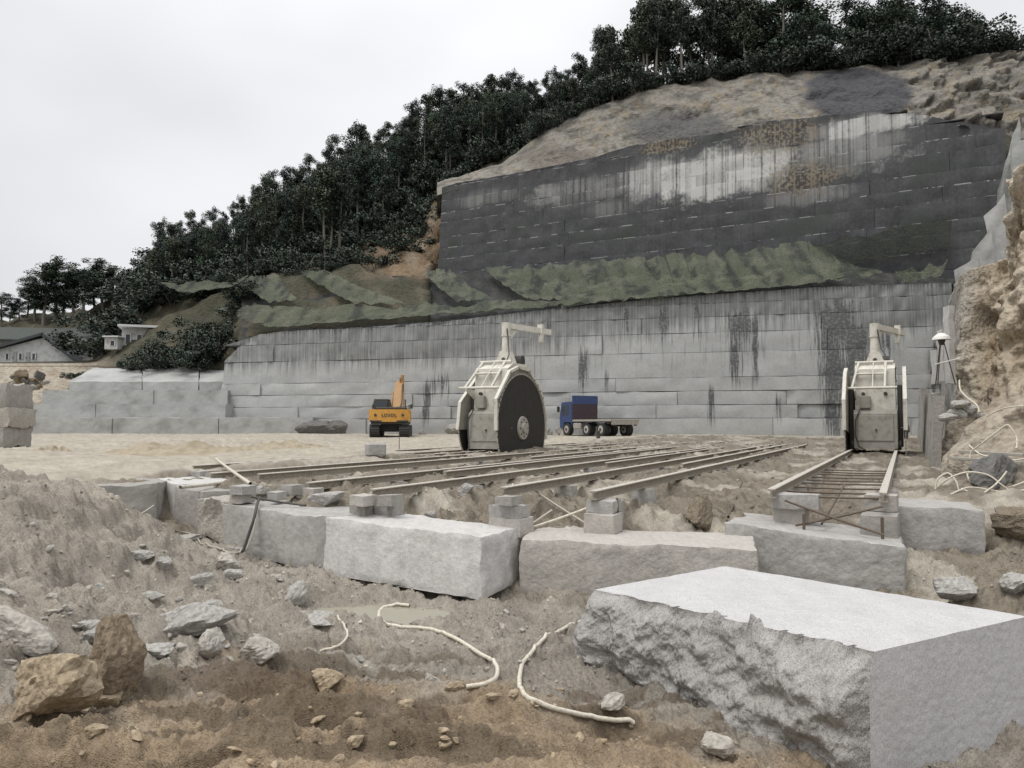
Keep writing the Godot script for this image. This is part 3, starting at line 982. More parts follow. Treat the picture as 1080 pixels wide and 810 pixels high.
	cols = PackedColorArray()
	for i in 20:
		var row := []
		for j in 40:
			var px := lerpf(-120.0, 150.0, j / 39.0)
			var f := i / 19.0
			var p := at_depth(px, 452, 57.0).lerp(at_depth(px, 383.5, 74.0), f)
			p.y += fbm.get_noise_2d(p.x * 0.6, p.z * 0.6) * 0.4 * sm(0.0, 0.2, f) * (1.0 - sm(0.6, 0.9, f))
			row.append(p)
			var n := fbm.get_noise_2d(p.x * 0.7 + 4.0, p.z * 0.3)
			cols.append(Color(0.42, 0.375, 0.30).lerp(Color(0.34, 0.27, 0.20), sm(0.0, 0.35, n)))
		g.append(row)
	structure(part(sheet(g, cols), "sandy_ramp", M.hill_soil))

# ---------------------------------------------------------------- netting
func build_netting() -> void:
	# corners in pixels, clockwise from the upper left; each sheet hangs from the upper wall or slope down to the lower wall's edge
	var s := [
		[[168, 300], [262, 293], [244, 304], [196, 311], "narrow green shade net strip lying across the wooded slope by the white house"],
		[[247, 294], [292, 291], [314, 318], [284, 321], "green shade net strip slanting down the slope, first beyond the wooded end"],
		[[316, 288], [347, 287], [428, 322], [376, 323], "long diagonal green shade net strip beside the clay bank"],
		[[228, 325], [424, 322], [430, 336], [284, 348], "wide sagging green shade net along the lower wall's left rim"],
		[[424, 322], [592, 317], [592, 325], [430, 336], "flat green shade net hem along the rim above the excavator"],
		[[446, 288], [474, 286], [520, 317], [482, 320], "short diagonal green shade net strip below the cliff's left corner"],
		[[508, 284], [558, 281], [596, 319], [556, 318], "green shade net strip with dark rock showing on both sides"],
		[[558, 281], [640, 276], [656, 319], [594, 324], "green shade net sheet draped over the ledge left of a dark fold"],
		[[640, 276], [702, 271], [716, 313], [656, 319], "green shade net sheet above the blue truck's right side"],
		[[702, 271], [764, 266], [776, 309], [716, 313], "crumpled green shade net sheet over the middle of the ledge"],
		[[764, 266], [852, 257], [862, 301], [776, 309], "brightest green shade net sheet, right end of the continuous cover"],
		[[852, 257], [884, 272], [930, 291], [862, 301], "ragged dark green shade net corner at the end of the cover"],
		[[944, 290], [1000, 276], [992, 293], [952, 302], "loose green shade net pouch hanging against the black cliff"],
		[[852, 257], [1004, 233], [1002, 262], [884, 284], "thin dark green net hanging flat on the black cliff above the loose pouch"],
		[[590, 311], [930, 283], [932, 292], [592, 326], "long narrow hem of green shade net along the rim from truck to right saw"],
	]
	var k := 0
	for q in s:
		var zs := []
		for i in 4:
			var px: float = q[i][0]
			var py: float = q[i][1]
			var front: float = low_z(clampf(px, 255, 1000)) - 0.25
			var back: float = (up_z(maxf(px, 459.0)) - 1.4)
			var yt := table([[168, 300], [330, 290], [460, 286], [560, 281], [700, 271], [850, 256], [1000, 245]], px)
			var yb := table([[168, 350], [280, 348], [380, 344], [470, 338], [600, 323], [700, 313], [860, 302], [1000, 297]], px)
			var f := clampf((py - yt) / (yb - yt), 0.0, 1.0)
			zs.append(lerpf(back, front, pow(f, 0.8)))
		if k == 12: zs = [50.6, 49.6, 49.2, 50.0]
		if k == 13:
			for i in 4: zs[i] = up_z(q[i][0]) - 0.75
		var p := []
		for i in 4: p.append(at_depth(q[i][0], q[i][1], zs[i]))
		var nu := 52
		var nv := 30
		var gaps := {}
		var g := []
		var cols := PackedColorArray()
		var c := Vector3.ZERO
		for i in 4: c += p[i] * 0.25
		for i in nv + 1:
			var row := []
			for j in nu + 1:
				var u := float(j) / nu
				var t := float(i) / nv
				var w: Vector3 = p[0].lerp(p[1], u).lerp(p[3].lerp(p[2], u), t)
				var fold := sin((u * 5.0 + t * 2.5 + fbm.get_noise_2d(w.x * 0.3, w.z * 0.3) * 2.5 + k) * 3.0)
				w.y += 0.05 * fold * sin(PI * clampf(t, 0.1, 0.9)) - 0.35 * sin(PI * t) * (0.6 + 0.4 * sin(PI * u)) + 0.14 * fbm.get_noise_2d(w.x * 1.3, w.z * 1.3) + 0.25
				var bays := 2.0 if k < 7 else 3.0
				var span := sin(PI * fposmod(u * bays + 0.17 * k, 1.0))
				w.y -= 0.45 * pow(1.0 - t, 2.0) * span * (0.6 + 0.5 * sin(k * 2.0 + floorf(u * bays) * 1.7)) + 0.12 * pow(t, 3.0) * absf(sin(u * 9.0 + k))
				row.append(w - c)
				var tear := fine.get_noise_2d(w.x * 0.45 + 80.0, w.z * 0.28 + w.y * 0.4)
				var rim := minf(minf(u, 1.0 - u) * 3.0, minf(t, 1.0 - t) * 1.5)
				if k < 7 and tear > 0.3 + 0.4 * sm(0.0, 0.3, rim): gaps[i * (nu + 1) + j] = true
				var n := fine.get_noise_2d(w.x * 0.7, w.z * 0.7 + w.y)
				var col := Color(0.105, 0.118, 0.078).lerp(Color(0.036, 0.043, 0.032), sm(-0.05, 0.35, n))
				col = col.lerp(Color(0.17, 0.178, 0.125), sm(0.0, 0.4, fbm.get_noise_2d(w.x * 0.5 + 60.0, w.z * 0.4)) * 0.7)
				if k == 13: col = col.lerp(Color(0.03, 0.036, 0.03), 0.75)
				cols.append(col)
			g.append(row)
		var o := part(sheet(g, cols, PackedVector2Array(), gaps), "shade_net", M.green_net)
		o.position = c
		tag(o, q[4], "netting", "green shade nets over the quarry ledge")
		k += 1

# ---------------------------------------------------------------- trees
func foliage(st_v: PackedVector3Array, st_n: PackedVector3Array, st_c: PackedColorArray, c: Vector3, rad: Vector3, count: int, size: float, r: RandomNumberGenerator, tint: float, hue := Color(1, 1, 1)) -> void:
	for i in count:
		var d := Vector3(r.randfn(), r.randfn(), r.randfn()).normalized() * pow(r.randf(), 0.45)
		var p := c + d * rad
		var dir := Vector3(r.randfn(), r.randfn() * 0.7 - 0.5, r.randfn()).normalized()
		var side := dir.cross(Vector3(r.randfn(), r.randfn(), r.randfn())).normalized()
		var l := size * r.randf_range(0.6, 1.3)
		var w := l * r.randf_range(0.24, 0.40)
		var a := p - dir * l * 0.5
		var b := p + side * w
		var e := p + dir * l * 0.5
		var f := p - side * w
		var n := (d * 0.9 + Vector3(0, 0.45, 0) + Vector3(r.randfn(), r.randfn(), r.randfn()) * 0.13).normalized()
		var k := tint * r.randf_range(0.88, 1.12)
		var col := Color(0.060 * k * hue.r, 0.080 * k * hue.g, 0.060 * k * hue.b)
		for q in [a, b, e, a, e, f]:
			st_v.append(q)
			st_n.append(n)
			st_c.append(col)
func tree_meshes(seed_: int, h: float, kind: int) -> Array:
	var r := RandomNumberGenerator.new()
	r.seed = seed_
	var wood := MB.new(true)
	var lv := PackedVector3Array()
	var ln := PackedVector3Array()
	var lc := PackedColorArray()
	var hue: Color = [Color(1, 1, 1), Color(0.8, 0.95, 0.95), Color(1.25, 1.15, 0.95), Color(0.75, 0.85, 0.9), Color(1.05, 1.2, 1.0)][seed_ % 5]
	var bend := Vector3(r.randf_range(-0.5, 0.5), 0, r.randf_range(-0.5, 0.5))
	var pts := PackedVector3Array()
	for i in 9:
		var t := i / 8.0
		pts.append(Vector3(0, t * h * 0.95, 0) + bend * t * t + Vector3(sin(t * 7.0 + seed_) * 0.08, 0, cos(t * 6.0) * 0.08))
	wood.group(1)
	wood.tube(pts, 0.16 * h / 10.0, 7, 0.03)
	var first: float = [0.40, 0.28, 0.52][kind]
	var wide: float = [0.115, 0.16, 0.11][kind] * h
	var nb: int = [13, 15, 11][kind]
	for i in nb:
		var t := lerpf(first, 0.97, (i + r.randf() * 0.6) / nb)
		var base := pts[0].lerp(pts[8], t)
		base.x = lerpf(0, bend.x, t * t)
		base.z = lerpf(0, bend.z, t * t)
		var a := r.randf() * TAU
		var reach: float = wide * (1.0 - 0.55 * absf(t - 0.62) / 0.4) * r.randf_range(0.6, 1.15)
		var tip := base + Vector3(cos(a) * reach, reach * r.randf_range(0.35, 0.9), sin(a) * reach)
		wood.tube(PackedVector3Array([base, base.lerp(tip, 0.5) + Vector3(0, 0.1, 0), tip]), 0.045 * h / 10.0 + 0.01, 5, 0.012)
		for k in 3:
			var c := base.lerp(tip, [0.6, 0.95, 1.1][k]) + Vector3(r.randfn() * 0.25, r.randfn() * 0.25, r.randfn() * 0.25)
			var s := h * r.randf_range(0.042, 0.08)
			foliage(lv, ln, lc, c, Vector3(s * 0.95, s * 1.0, s * 0.95), int(135 + 40 * r.randf()), 0.165, r, r.randf_range(0.75, 1.35), hue)
	foliage(lv, ln, lc, pts[8], Vector3(0.045, 0.08, 0.045) * h, 150, 0.165, r, 1.1, hue)
	return [wood.mesh(), array_mesh(lv, ln, PackedInt32Array(), lc)]
func bush_mesh(seed_: int) -> ArrayMesh:
	var r := RandomNumberGenerator.new()
	r.seed = seed_
	var lv := PackedVector3Array()
	var ln := PackedVector3Array()
	var lc := PackedColorArray()
	for i in 16:
		var c := Vector3(r.randfn() * 0.75, r.randf_range(0.2, 1.3), r.randfn() * 0.75)
		var s := r.randf_range(0.35, 0.65)
		foliage(lv, ln, lc, c, Vector3(s, s * 0.8, s), 150, 0.15, r, r.randf_range(0.7, 1.5))
	return array_mesh(lv, ln, PackedInt32Array(), lc)
var tree_kinds := []
var bush_kinds := []
var bush_wood: ArrayMesh
func put_tree(at: Vector3, height: float, k: int, label: String, group: String, wide := 1.0) -> void:
	var e: Array = tree_kinds[k]
	var o := thing("eucalyptus_tree", label, "tree", at - Vector3(0, 0.25, 0), rng.randf() * TAU, group)
	var s: float = height / e[2]
	o.scale = Vector3(s * wide, s, s * wide)
	part(e[0], "trunk", M.bark, o)
	part(e[1], "crown", M.leaf, o)
func put_bush(at: Vector3, size: Vector3, label: String, group: String) -> void:
	var o := thing("bush", label, "bush", at - Vector3(0, 0.1, 0), rng.randf() * TAU, group)
	o.scale = size
	part(bush_wood, "stems", M.bark, o)
	part(bush_kinds[rng.randi() % bush_kinds.size()], "foliage", M.leaf, o)
const SKYLINE := [[-60, 330], [0, 318], [20, 330], [34, 302], [60, 288], [110, 285], [125, 300], [140, 298], [152, 280], [165, 246], [200, 238], [230, 226], [262, 214], [290, 192], [320, 186], [350, 160], [385, 146], [410, 135], [440, 120], [480, 100], [520, 90], [560, 88], [600, 76], [632, 62], [640, 28], [655, 4], [700, -14], [760, -24], [830, -26], [900, -16], [960, -10], [1005, 4], [1026, 18], [1034, 40], [1055, 44], [1120, 46]]
func build_trees() -> void:
	for i in 10:
		var h: float = [9.0, 10.0, 8.0, 10.5, 9.5, 8.5, 10.0, 9.0, 9.5, 10.0][i]
		var m := tree_meshes(300 + i, h, i % 3)
		tree_kinds.append([m[0], m[1], h * 1.02])
	for i in 4: bush_kinds.append(bush_mesh(400 + i))
	var sw := MB.new(true)
	for i in 6:
		var a := TAU * i / 6.0
		sw.tube(PackedVector3Array([Vector3(cos(a) * 0.1, 0, sin(a) * 0.1), Vector3(cos(a) * 0.5, 0.6, sin(a) * 0.5), Vector3(cos(a) * 0.8, 1.2, sin(a) * 0.7)]), 0.035, 5, 0.01)
	bush_wood = sw.mesh()
	# ridge line: the tops of these follow the skyline
	var px := -40.0
	while px < 640.0:
		var p := hill_point(px, rng.randf_range(2.7, 3.0))
		var top := at_depth(px, table(SKYLINE, px) + rng.randf_range(-5, 9), -p.z)
		var h := clampf((top.y - p.y) * 1.2 + 0.6, 3.5, 16.0)
		var tall := "short" if h < 6.0 else ("middling" if h < 8.5 else "tall")
		var lab := "%s dark ridge-line eucalyptus %s" % [tall, "above the wooded end's nets" if px < 290.0 else ("above the diagonal nets" if px < 400.0 else ("above the clay bank" if px < 470.0 else ("above the cliff's left end" if px < 560.0 else "where the ridge meets the dome")))]
		if px < 130.0: lab = "%s dark eucalyptus behind the green-roofed shed" % tall
		put_tree(p, h, rng.randi() % 10 if px > 130.0 else [1, 4][rng.randi() % 2], lab, "trees on the ridge", 1.05 if px > 130.0 else 2.0)
		px += rng.randf_range(8.0, 13.0) if px > 150.0 else rng.randf_range(8.0, 12.0)
	# slope below the ridge
	for i in 150:
		var x := rng.randf_range(158.0, 640.0) if i % 3 else rng.randf_range(158.0, 460.0)
		var lo := table([[165, 1.25], [300, 1.22], [360, 1.4], [420, 1.8], [458, 2.1], [530, 2.2], [640, 2.4]], x)
		var t := rng.randf_range(lo, 2.75)
		var p := hill_point(x, t)
		var limit := at_depth(x, table(SKYLINE, x) + 6.0, -p.z).y - p.y
		var h := clampf(rng.randf_range(8.0, 11.5), 2.5, maxf(2.6, limit))
		var kd := rng.randi() % 10
		put_tree(p, h, kd, "%s %s eucalyptus %s on the slope left of the cliff" % ["short" if h < 6.5 else ("medium-height" if h < 8.5 else "tall"), ["slender", "full-crowned", "high-crowned"][kd % 3], "among the uppermost trees" if t > 2.4 else ("above the clay bank" if x > 370.0 else ("above the long diagonal net" if x > 290.0 else "above the wooded end's nets"))], "trees on the slope", 1.0)
	# low growth that fills the slope between the trunks, beyond counting
	var wood := MultiMesh.new()
	wood.transform_format = MultiMesh.TRANSFORM_3D
	wood.mesh = bush_kinds[0]
	var spots := []
	for i in 420:
		var x := rng.randf_range(140.0, 640.0)
		var lo := table([[140, 1.5], [230, 1.3], [300, 1.25], [360, 1.5], [420, 1.95], [458, 2.1], [530, 2.2], [640, 2.4]], x)
		var q := hill_point(x, rng.randf_range(lo, 3.0))
		var sc := rng.randf_range(0.8, 1.5)
		spots.append(Transform3D(Basis(Vector3.UP, rng.randf() * TAU).scaled(Vector3(sc * 1.1, sc * 1.2, sc * 1.1)), q - Vector3(0, 0.3, 0)))
	wood.instance_count = spots.size()
	for i in spots.size(): wood.set_instance_transform(i, spots[i])
	var wo := MultiMeshInstance3D.new()
	wo.multimesh = wood
	wo.material_override = M.leaf
	wo.name = "undergrowth"
	add_child(wo)
	stuff(wo)
	tag(wo, "dark undergrowth covering the wooded slope between the trunks", "undergrowth")
	# grove on top of the dome
	var n := 0
	while n < 66:
		var x := rng.randf_range(636.0, 800.0) if n < 22 else rng.randf_range(790.0, 1040.0)
		var z := up_z(x) + rng.randf_range(8.0, 24.0)
		var yg := table([[630, 108], [650, 101], [700, 88], [800, 77], [870, 73], [940, 67], [1000, 64], [1080, 56]], x)
		var p := at_depth(x, yg + 1.0, up_z(x) + 8.5)
		p = Vector3(p.x * z / -p.z, p.y - 0.2, -z)
		var top := at_depth(x, table(SKYLINE, x) + rng.randf_range(-4, 20) * (1.0 if x > 645.0 else 0.3), z)
		var h := clampf(top.y - p.y, 2.0, 14.0)
		if x > 800.0 and n % 2 == 0: h *= rng.randf_range(0.55, 0.85)
		put_tree(p, h, [2, 5, 2, 0][rng.randi() % 4] if x < 800.0 else [1, 4, 1, 6][rng.randi() % 4], ("%s thin-trunked eucalyptus in the airy end of the dome's grove" % ("short" if h < 7.0 else ("tall" if h < 10.0 else "tallest"))) if x < 800.0 else ("%s broad dark tree %s in the dome's dense grove" % ["low" if h < 5.0 else ("middling" if h < 8.0 else "tall"), "above the black oval patch" if x > 845.0 and x < 965.0 else ("by the craggy shoulder" if x >= 965.0 else "beside the airy end")]), "trees on the dome", 0.95 if x < 800.0 else 1.5)
		n += 1
	# bushes along the dome's edge and on the slope foot
	for i in 36:
		var x := lerpf(560.0, 1075.0, (i + rng.randf()) / 36.0)
		var yg := table([[540, 168], [560, 150], [600, 126], [650, 104], [700, 91], [800, 79], [870, 75], [940, 69], [1000, 66], [1080, 58]], x)
		var s := rng.randf_range(0.8, 1.5)
		put_bush(at_depth(x, yg + 1.0, up_z(x) + 8.6), Vector3(s * 1.2, s, s * 1.2), "%s dark bush on the dome's rim %s" % ["low" if s < 1.1 else "tall", "beside the black oval patch" if x > 845.0 and x < 965.0 else ("on the craggy shoulder" if x >= 965.0 else ("below the tall thin-trunked trees" if x > 640.0 else "where the dome falls towards the slope"))], "bushes on the dome's rim")
	for i in 26:
		var x := rng.randf_range(218.0, 440.0)
		var t := rng.randf_range(0.55, 1.6) if x < 300.0 else rng.randf_range(1.05, 1.75)
		var s := rng.randf_range(0.7, 1.3)
		put_bush(hill_point(x, t), Vector3(s * 1.3, s, s * 1.3), "%s dark bush on the slope %s" % ["low" if s < 0.9 else ("middling" if s < 1.1 else "big"), "by the clay bank" if x > 370.0 else ("between the diagonal nets" if x > 285.0 else "near the white house's side")], "bushes on the slope")
	for k in [[150, 386, 62.5, 0.7], [164, 384, 62.5, 0.95], [182, 382, 63, 1.2], [198, 380, 63.5, 1.35], [214, 376, 63.5, 1.4], [228, 368, 64, 1.3], [178, 372, 66, 1.0], [205, 366, 66, 1.3], [192, 384, 61.5, 1.0], [140, 386, 63, 0.6], [236, 356, 66, 1.2], [222, 352, 68, 1.3]]:
		put_bush(at_depth(k[0], k[1] + 5.0, k[2]), Vector3(1.2, 1.0, 1.2) * k[3], "dark green bush between the white house and the pale rock benches", "bushes beside the white house")
	for i in 24:
		var x := rng.randf_range(104.0, 225.0)
		var t := rng.randf_range(1.2, 2.3)
		var s := rng.randf_range(1.0, 1.8)
		put_bush(hill_point(x, t), Vector3(s * 1.5, s, s * 1.5), "%s dark bush on the rise behind the white house" % ("low" if s < 1.25 else ("middling" if s < 1.55 else "big")), "bushes behind the white house")
	for i in 18:
		var x := rng.randf_range(108.0, 215.0)
		put_tree(hill_point(x, rng.randf_range(1.5, 2.6)), rng.randf_range(3.5, 6.0), [1, 4, 0][i % 3], "%s dark tree on the rise behind the white house" % ["full-crowned", "round-crowned", "slender"][i % 3], "trees behind the white house", 1.4)
	for i in 24:
		var x := rng.randf_range(300.0, 445.0)
		var s := rng.randf_range(0.8, 1.3)
		put_bush(hill_point(x, rng.randf_range(1.55, 2.5)), Vector3(s * 1.6, s, s * 1.6), "%s dark undergrowth bush among the slope's tree trunks" % ("low" if s < 0.95 else ("middling" if s < 1.15 else "big")), "undergrowth among the slope's trees")
	for x in [75, 82, 90, 98, 106]:
		put_bush(at_depth(x, 399, 66.0), Vector3(0.42, 0.42, 0.42), "low dark hedge plant along the sandy ramp", "hedge on the ramp")

# ---------------------------------------------------------------- left benches, right bank
func px_box(x0: float, x1: float, y0: float, y1: float, z: float, depth: float, lean := 0.0) -> Array:
	# a block whose front stands at depth z between these pixels
	var a := at_depth(x0, y1, z)
	var b := at_depth(x1, y1, z)
	var top0 := at_depth(x0, y0, z).y
	var top1 := at_depth(x1, y0, z).y
	var d := Vector3(0, 0, -depth)
	return [a + d, a, b, b + d, Vector3(a.x, top0, a.z - lean) + d, Vector3(a.x, top0, a.z - lean), Vector3(b.x, top1, b.z - lean), Vector3(b.x, top1, b.z - lean) + d]
func build_benches() -> void:
	var w := thing("rock_bench", "stepped pale grey granite benches left of the long wall", "rock ledge", Vector3.ZERO)
	var r := RandomNumberGenerator.new()
	r.seed = 44
	for k in [[24, 330, 440, 460, 55.0, 4.0], [30, 238, 426.5, 442, 56.6, 4.0], [44, 240, 411.5, 428, 58.0, 4.0]]:
		var x: float = k[0]
		while x < k[1] - 6.0:
			var dx := r.randf_range(70, 150)
			if x + dx > k[1] - 14.0: dx = k[1] - x
			part(stone_hexa(px_box(x + 0.15, x + dx - 0.15, k[2] + r.randf_range(-0.6, 0.6), k[3], k[4] + r.randf_range(-0.15, 0.15), k[5]), 0.6, 0.045, r.randi() % 900, 0.02), "stone_face", M.granite_bench, w)
			x += dx
	# sloping rock apron above the steps
	for k in [[72, 150, 411.5, 388], [150, 210, 411.5, 386], [210, 241, 411.5, 389]]:
		var p := [at_depth(k[0] + 12, k[3] + 22, 63.2), at_depth(k[0], k[2] + 4, 59.2), at_depth(k[1] - 0.3, k[2] + 4, 59.2), at_depth(k[1] - 0.3, k[3] + 22, 63.2)]
		var q := [at_depth(k[0] + (26 if k[0] < 100 else 0), k[3], 63.2), at_depth(k[0], k[2] - 9, 59.2), at_depth(k[1] - 0.3, k[2] - 9, 59.2), at_depth(k[1] - 0.3, k[3] + 1, 63.2)]
		part(stone_hexa(p + q, 0.7, 0.07, 60 + int(k[0]), 0.02), "rock_apron", M.granite_bench, w)
	# stack of three rough blocks at the left edge
	var c := [[-40, 6, 404, 431, 27.0, "rough pale granite block on top of the three-block stack"], [-44, 9, 430, 451, 26.9, "brown-stained granite block in the middle of the three-block stack"], [-42, 3, 450, 472, 26.8, "smooth grey granite block at the bottom of the three-block stack"]]
	for i in 3:
		var k: Array = c[i]
		var b := px_box(k[0], k[1], k[2] + 0.3, k[3], k[4], 1.6)
		top_block("stone_block", [b[4], b[5], b[6], b[7]], b[5].y - b[1].y, ["granite_grey", "rock_grey", "granite_grey"][i], k[5], 500 + i, 0.12, 0.1)
	# sawn floor edge at the left end of the block row
	var e := [at_height(92, 512, -0.98), at_height(108, 545, -1.5), at_height(166, 545, -1.5), at_height(166, 510, -0.98)]
	var p := [at_height(88, 514, -1.0), at_height(166, 510, -1.0)]
	var back := Vector3(-0.6, 0, -4.0)
	top_block("rock_slab", [p[0] + back, p[0], p[1], p[1] + back], 0.75, "granite_grey", "grey rock slab edge beside the last pale block of the row", 520, 0.08, 0.06)
func build_bank() -> void:
	# plan path of the rough earth face (x, z), with the height of its top above the eye
	var path := [[28.5, -51.0, 4.6], [22.3, -39.8, 4.7], [16.1, -27.6, 5.7], [17.4, -26.0, 6.4], [15.6, -22.8, 6.6], [12.0, -18.6, 6.0], [10.75, -17.0, 5.6], [11.3, -15.6, 6.6], [12.6, -14.4, 6.6], [13.2, -12.6, 5.0], [12.6, -10.6, 2.6], [12.0, -8.0, 0.8], [13.0, -4.0, -0.4]]
	var g := []
	var cols := PackedColorArray()
	var nu := 300
	var nv := 120
	for i in nv + 1:
		var row := []
		for j in nu + 1:
			var s := float(j) / nu * (path.size() - 1)
			var k := mini(int(s), path.size() - 2)
			var f := s - k
			var a := Vector3(path[k][0], path[k][2], path[k][1])
			var b := Vector3(path[k + 1][0], path[k + 1][2], path[k + 1][1])
			var q := a.lerp(b, f)
			var t := float(i) / nv
			var base := -1.3
			var out := Vector3(-0.9, 0, 0.45).normalized()
			var y := lerpf(base, q.y, minf(t / 0.8, 1.0))
			var p := Vector3(q.x, EYE.y + y, q.z)
			if t > 0.8:
				p += -out * 7.0 * (t - 0.8) / 0.2 + Vector3(0, 1.2 * (t - 0.8) / 0.2, 0)
			var far := 1.0 - sm(1.6, 2.4, s)      # the far stretch is a sawn face, nearly flat
			var foot := 1.0 - sm(0.0, 0.42, t)
			p += out * foot * foot * (1.6 * (1.0 - far) + 0.2)
			p -= out * 1.3 * sm(0.2, 0.8, t) * (1.0 - far)
			var n3 := fbm.get_noise_3d(p.x * 0.4, p.y * 0.22, p.z * 0.4)
			var n4 := fine.get_noise_3d(p.x * 0.9, p.y * 0.45, p.z * 0.9)
			p += out * (n3 * 1.5 + absf(n4) * 0.5 + 0.2 * fine.get_noise_3d(p.x * 2.2, p.y * 2.2, p.z * 2.2) + 0.16 * absf(fbm.get_noise_3d(p.x * 2.6, p.y * 1.6, p.z * 2.6 + 9.0)) + 0.06 * fine.get_noise_3d(p.x * 6.0, p.y * 6.0, p.z * 6.0)) * lerpf(1.0, 0.12, far) * (1.0 - 0.5 * foot)
			row.append(p)
			var c := Color(0.43, 0.355, 0.255).lerp(Color(0.56, 0.49, 0.39), sm(-0.15, 0.3, n3))
			c = c.lerp(Color(0.30, 0.225, 0.145), sm(0.05, 0.4, n4 - 0.3 * n3))
			c = c.lerp(Color(0.42, 0.37, 0.30), foot)
			c = c.lerp(Color(0.44, 0.43, 0.40).lerp(Color(0.3, 0.29, 0.27), sm(0.0, 0.3, n4)), far)
			cols.append(c)
		g.append(row)
	structure(part(sheet(g, cols), "earth_bank", M.bank_soil))
	# upright sawn slabs that hold the bank along the track
	var r := RandomNumberGenerator.new()
	r.seed = 91
	var o := Vector3(10.4, 0, -19.2)
	for i in 12:
		var a := o + RAIL_DIR * (i * 1.75)
		var hgt := 1.9 + 0.06 * i + r.randf_range(-0.12, 0.12)
		var yb := ground_y(a.x, a.z) - 0.1
		var q := []
		var len := 1.68 + r.randf_range(-0.05, 0.03)
		var th := 0.22
		for yy in [yb, yb + hgt]:
			var l := Vector3(0, yy, 0)
			var lean := WALL_DIR * (0.12 if yy > yb else 0.0)
			q.append(a + l + lean); q.append(a + WALL_DIR * th + l + lean); q.append(a + WALL_DIR * th + RAIL_DIR * len + l + lean); q.append(a + RAIL_DIR * len + l + lean)
		for e in 8: q[e] -= a + Vector3(0, yb, 0)
		var m := part(stone_hexa(q, 0.25, 0.06, 600 + i, 0.02), "retaining_slab", M.granite_grey)
		m.position = a + Vector3(0, yb, 0)
		tag(m, "upright grey stone slab in the retaining row right of the track", "stone slab", "retaining slabs along the track")
	# tall pale split slabs on the bank's corner
	for k in [[1003, 322, 1009, 405, 25.0], [995, 347, 1001, 402, 26.0], [988, 368, 993, 405, 27.0]]:
		var b := px_box(k[0], k[2], k[1], k[3], k[4], 0.35)
		top_block("stone_slab", [b[4], b[5], b[6], b[7]], b[5].y - b[1].y, "granite_pale", {988: "shortest pale split slab in front of the long wall's end", 1003: "tallest pale split slab behind the lamp tripod", 995: "middle pale split slab left of the lamp tripod"}[k[0]], 640 + int(k[0]), 0.2, 0.06)

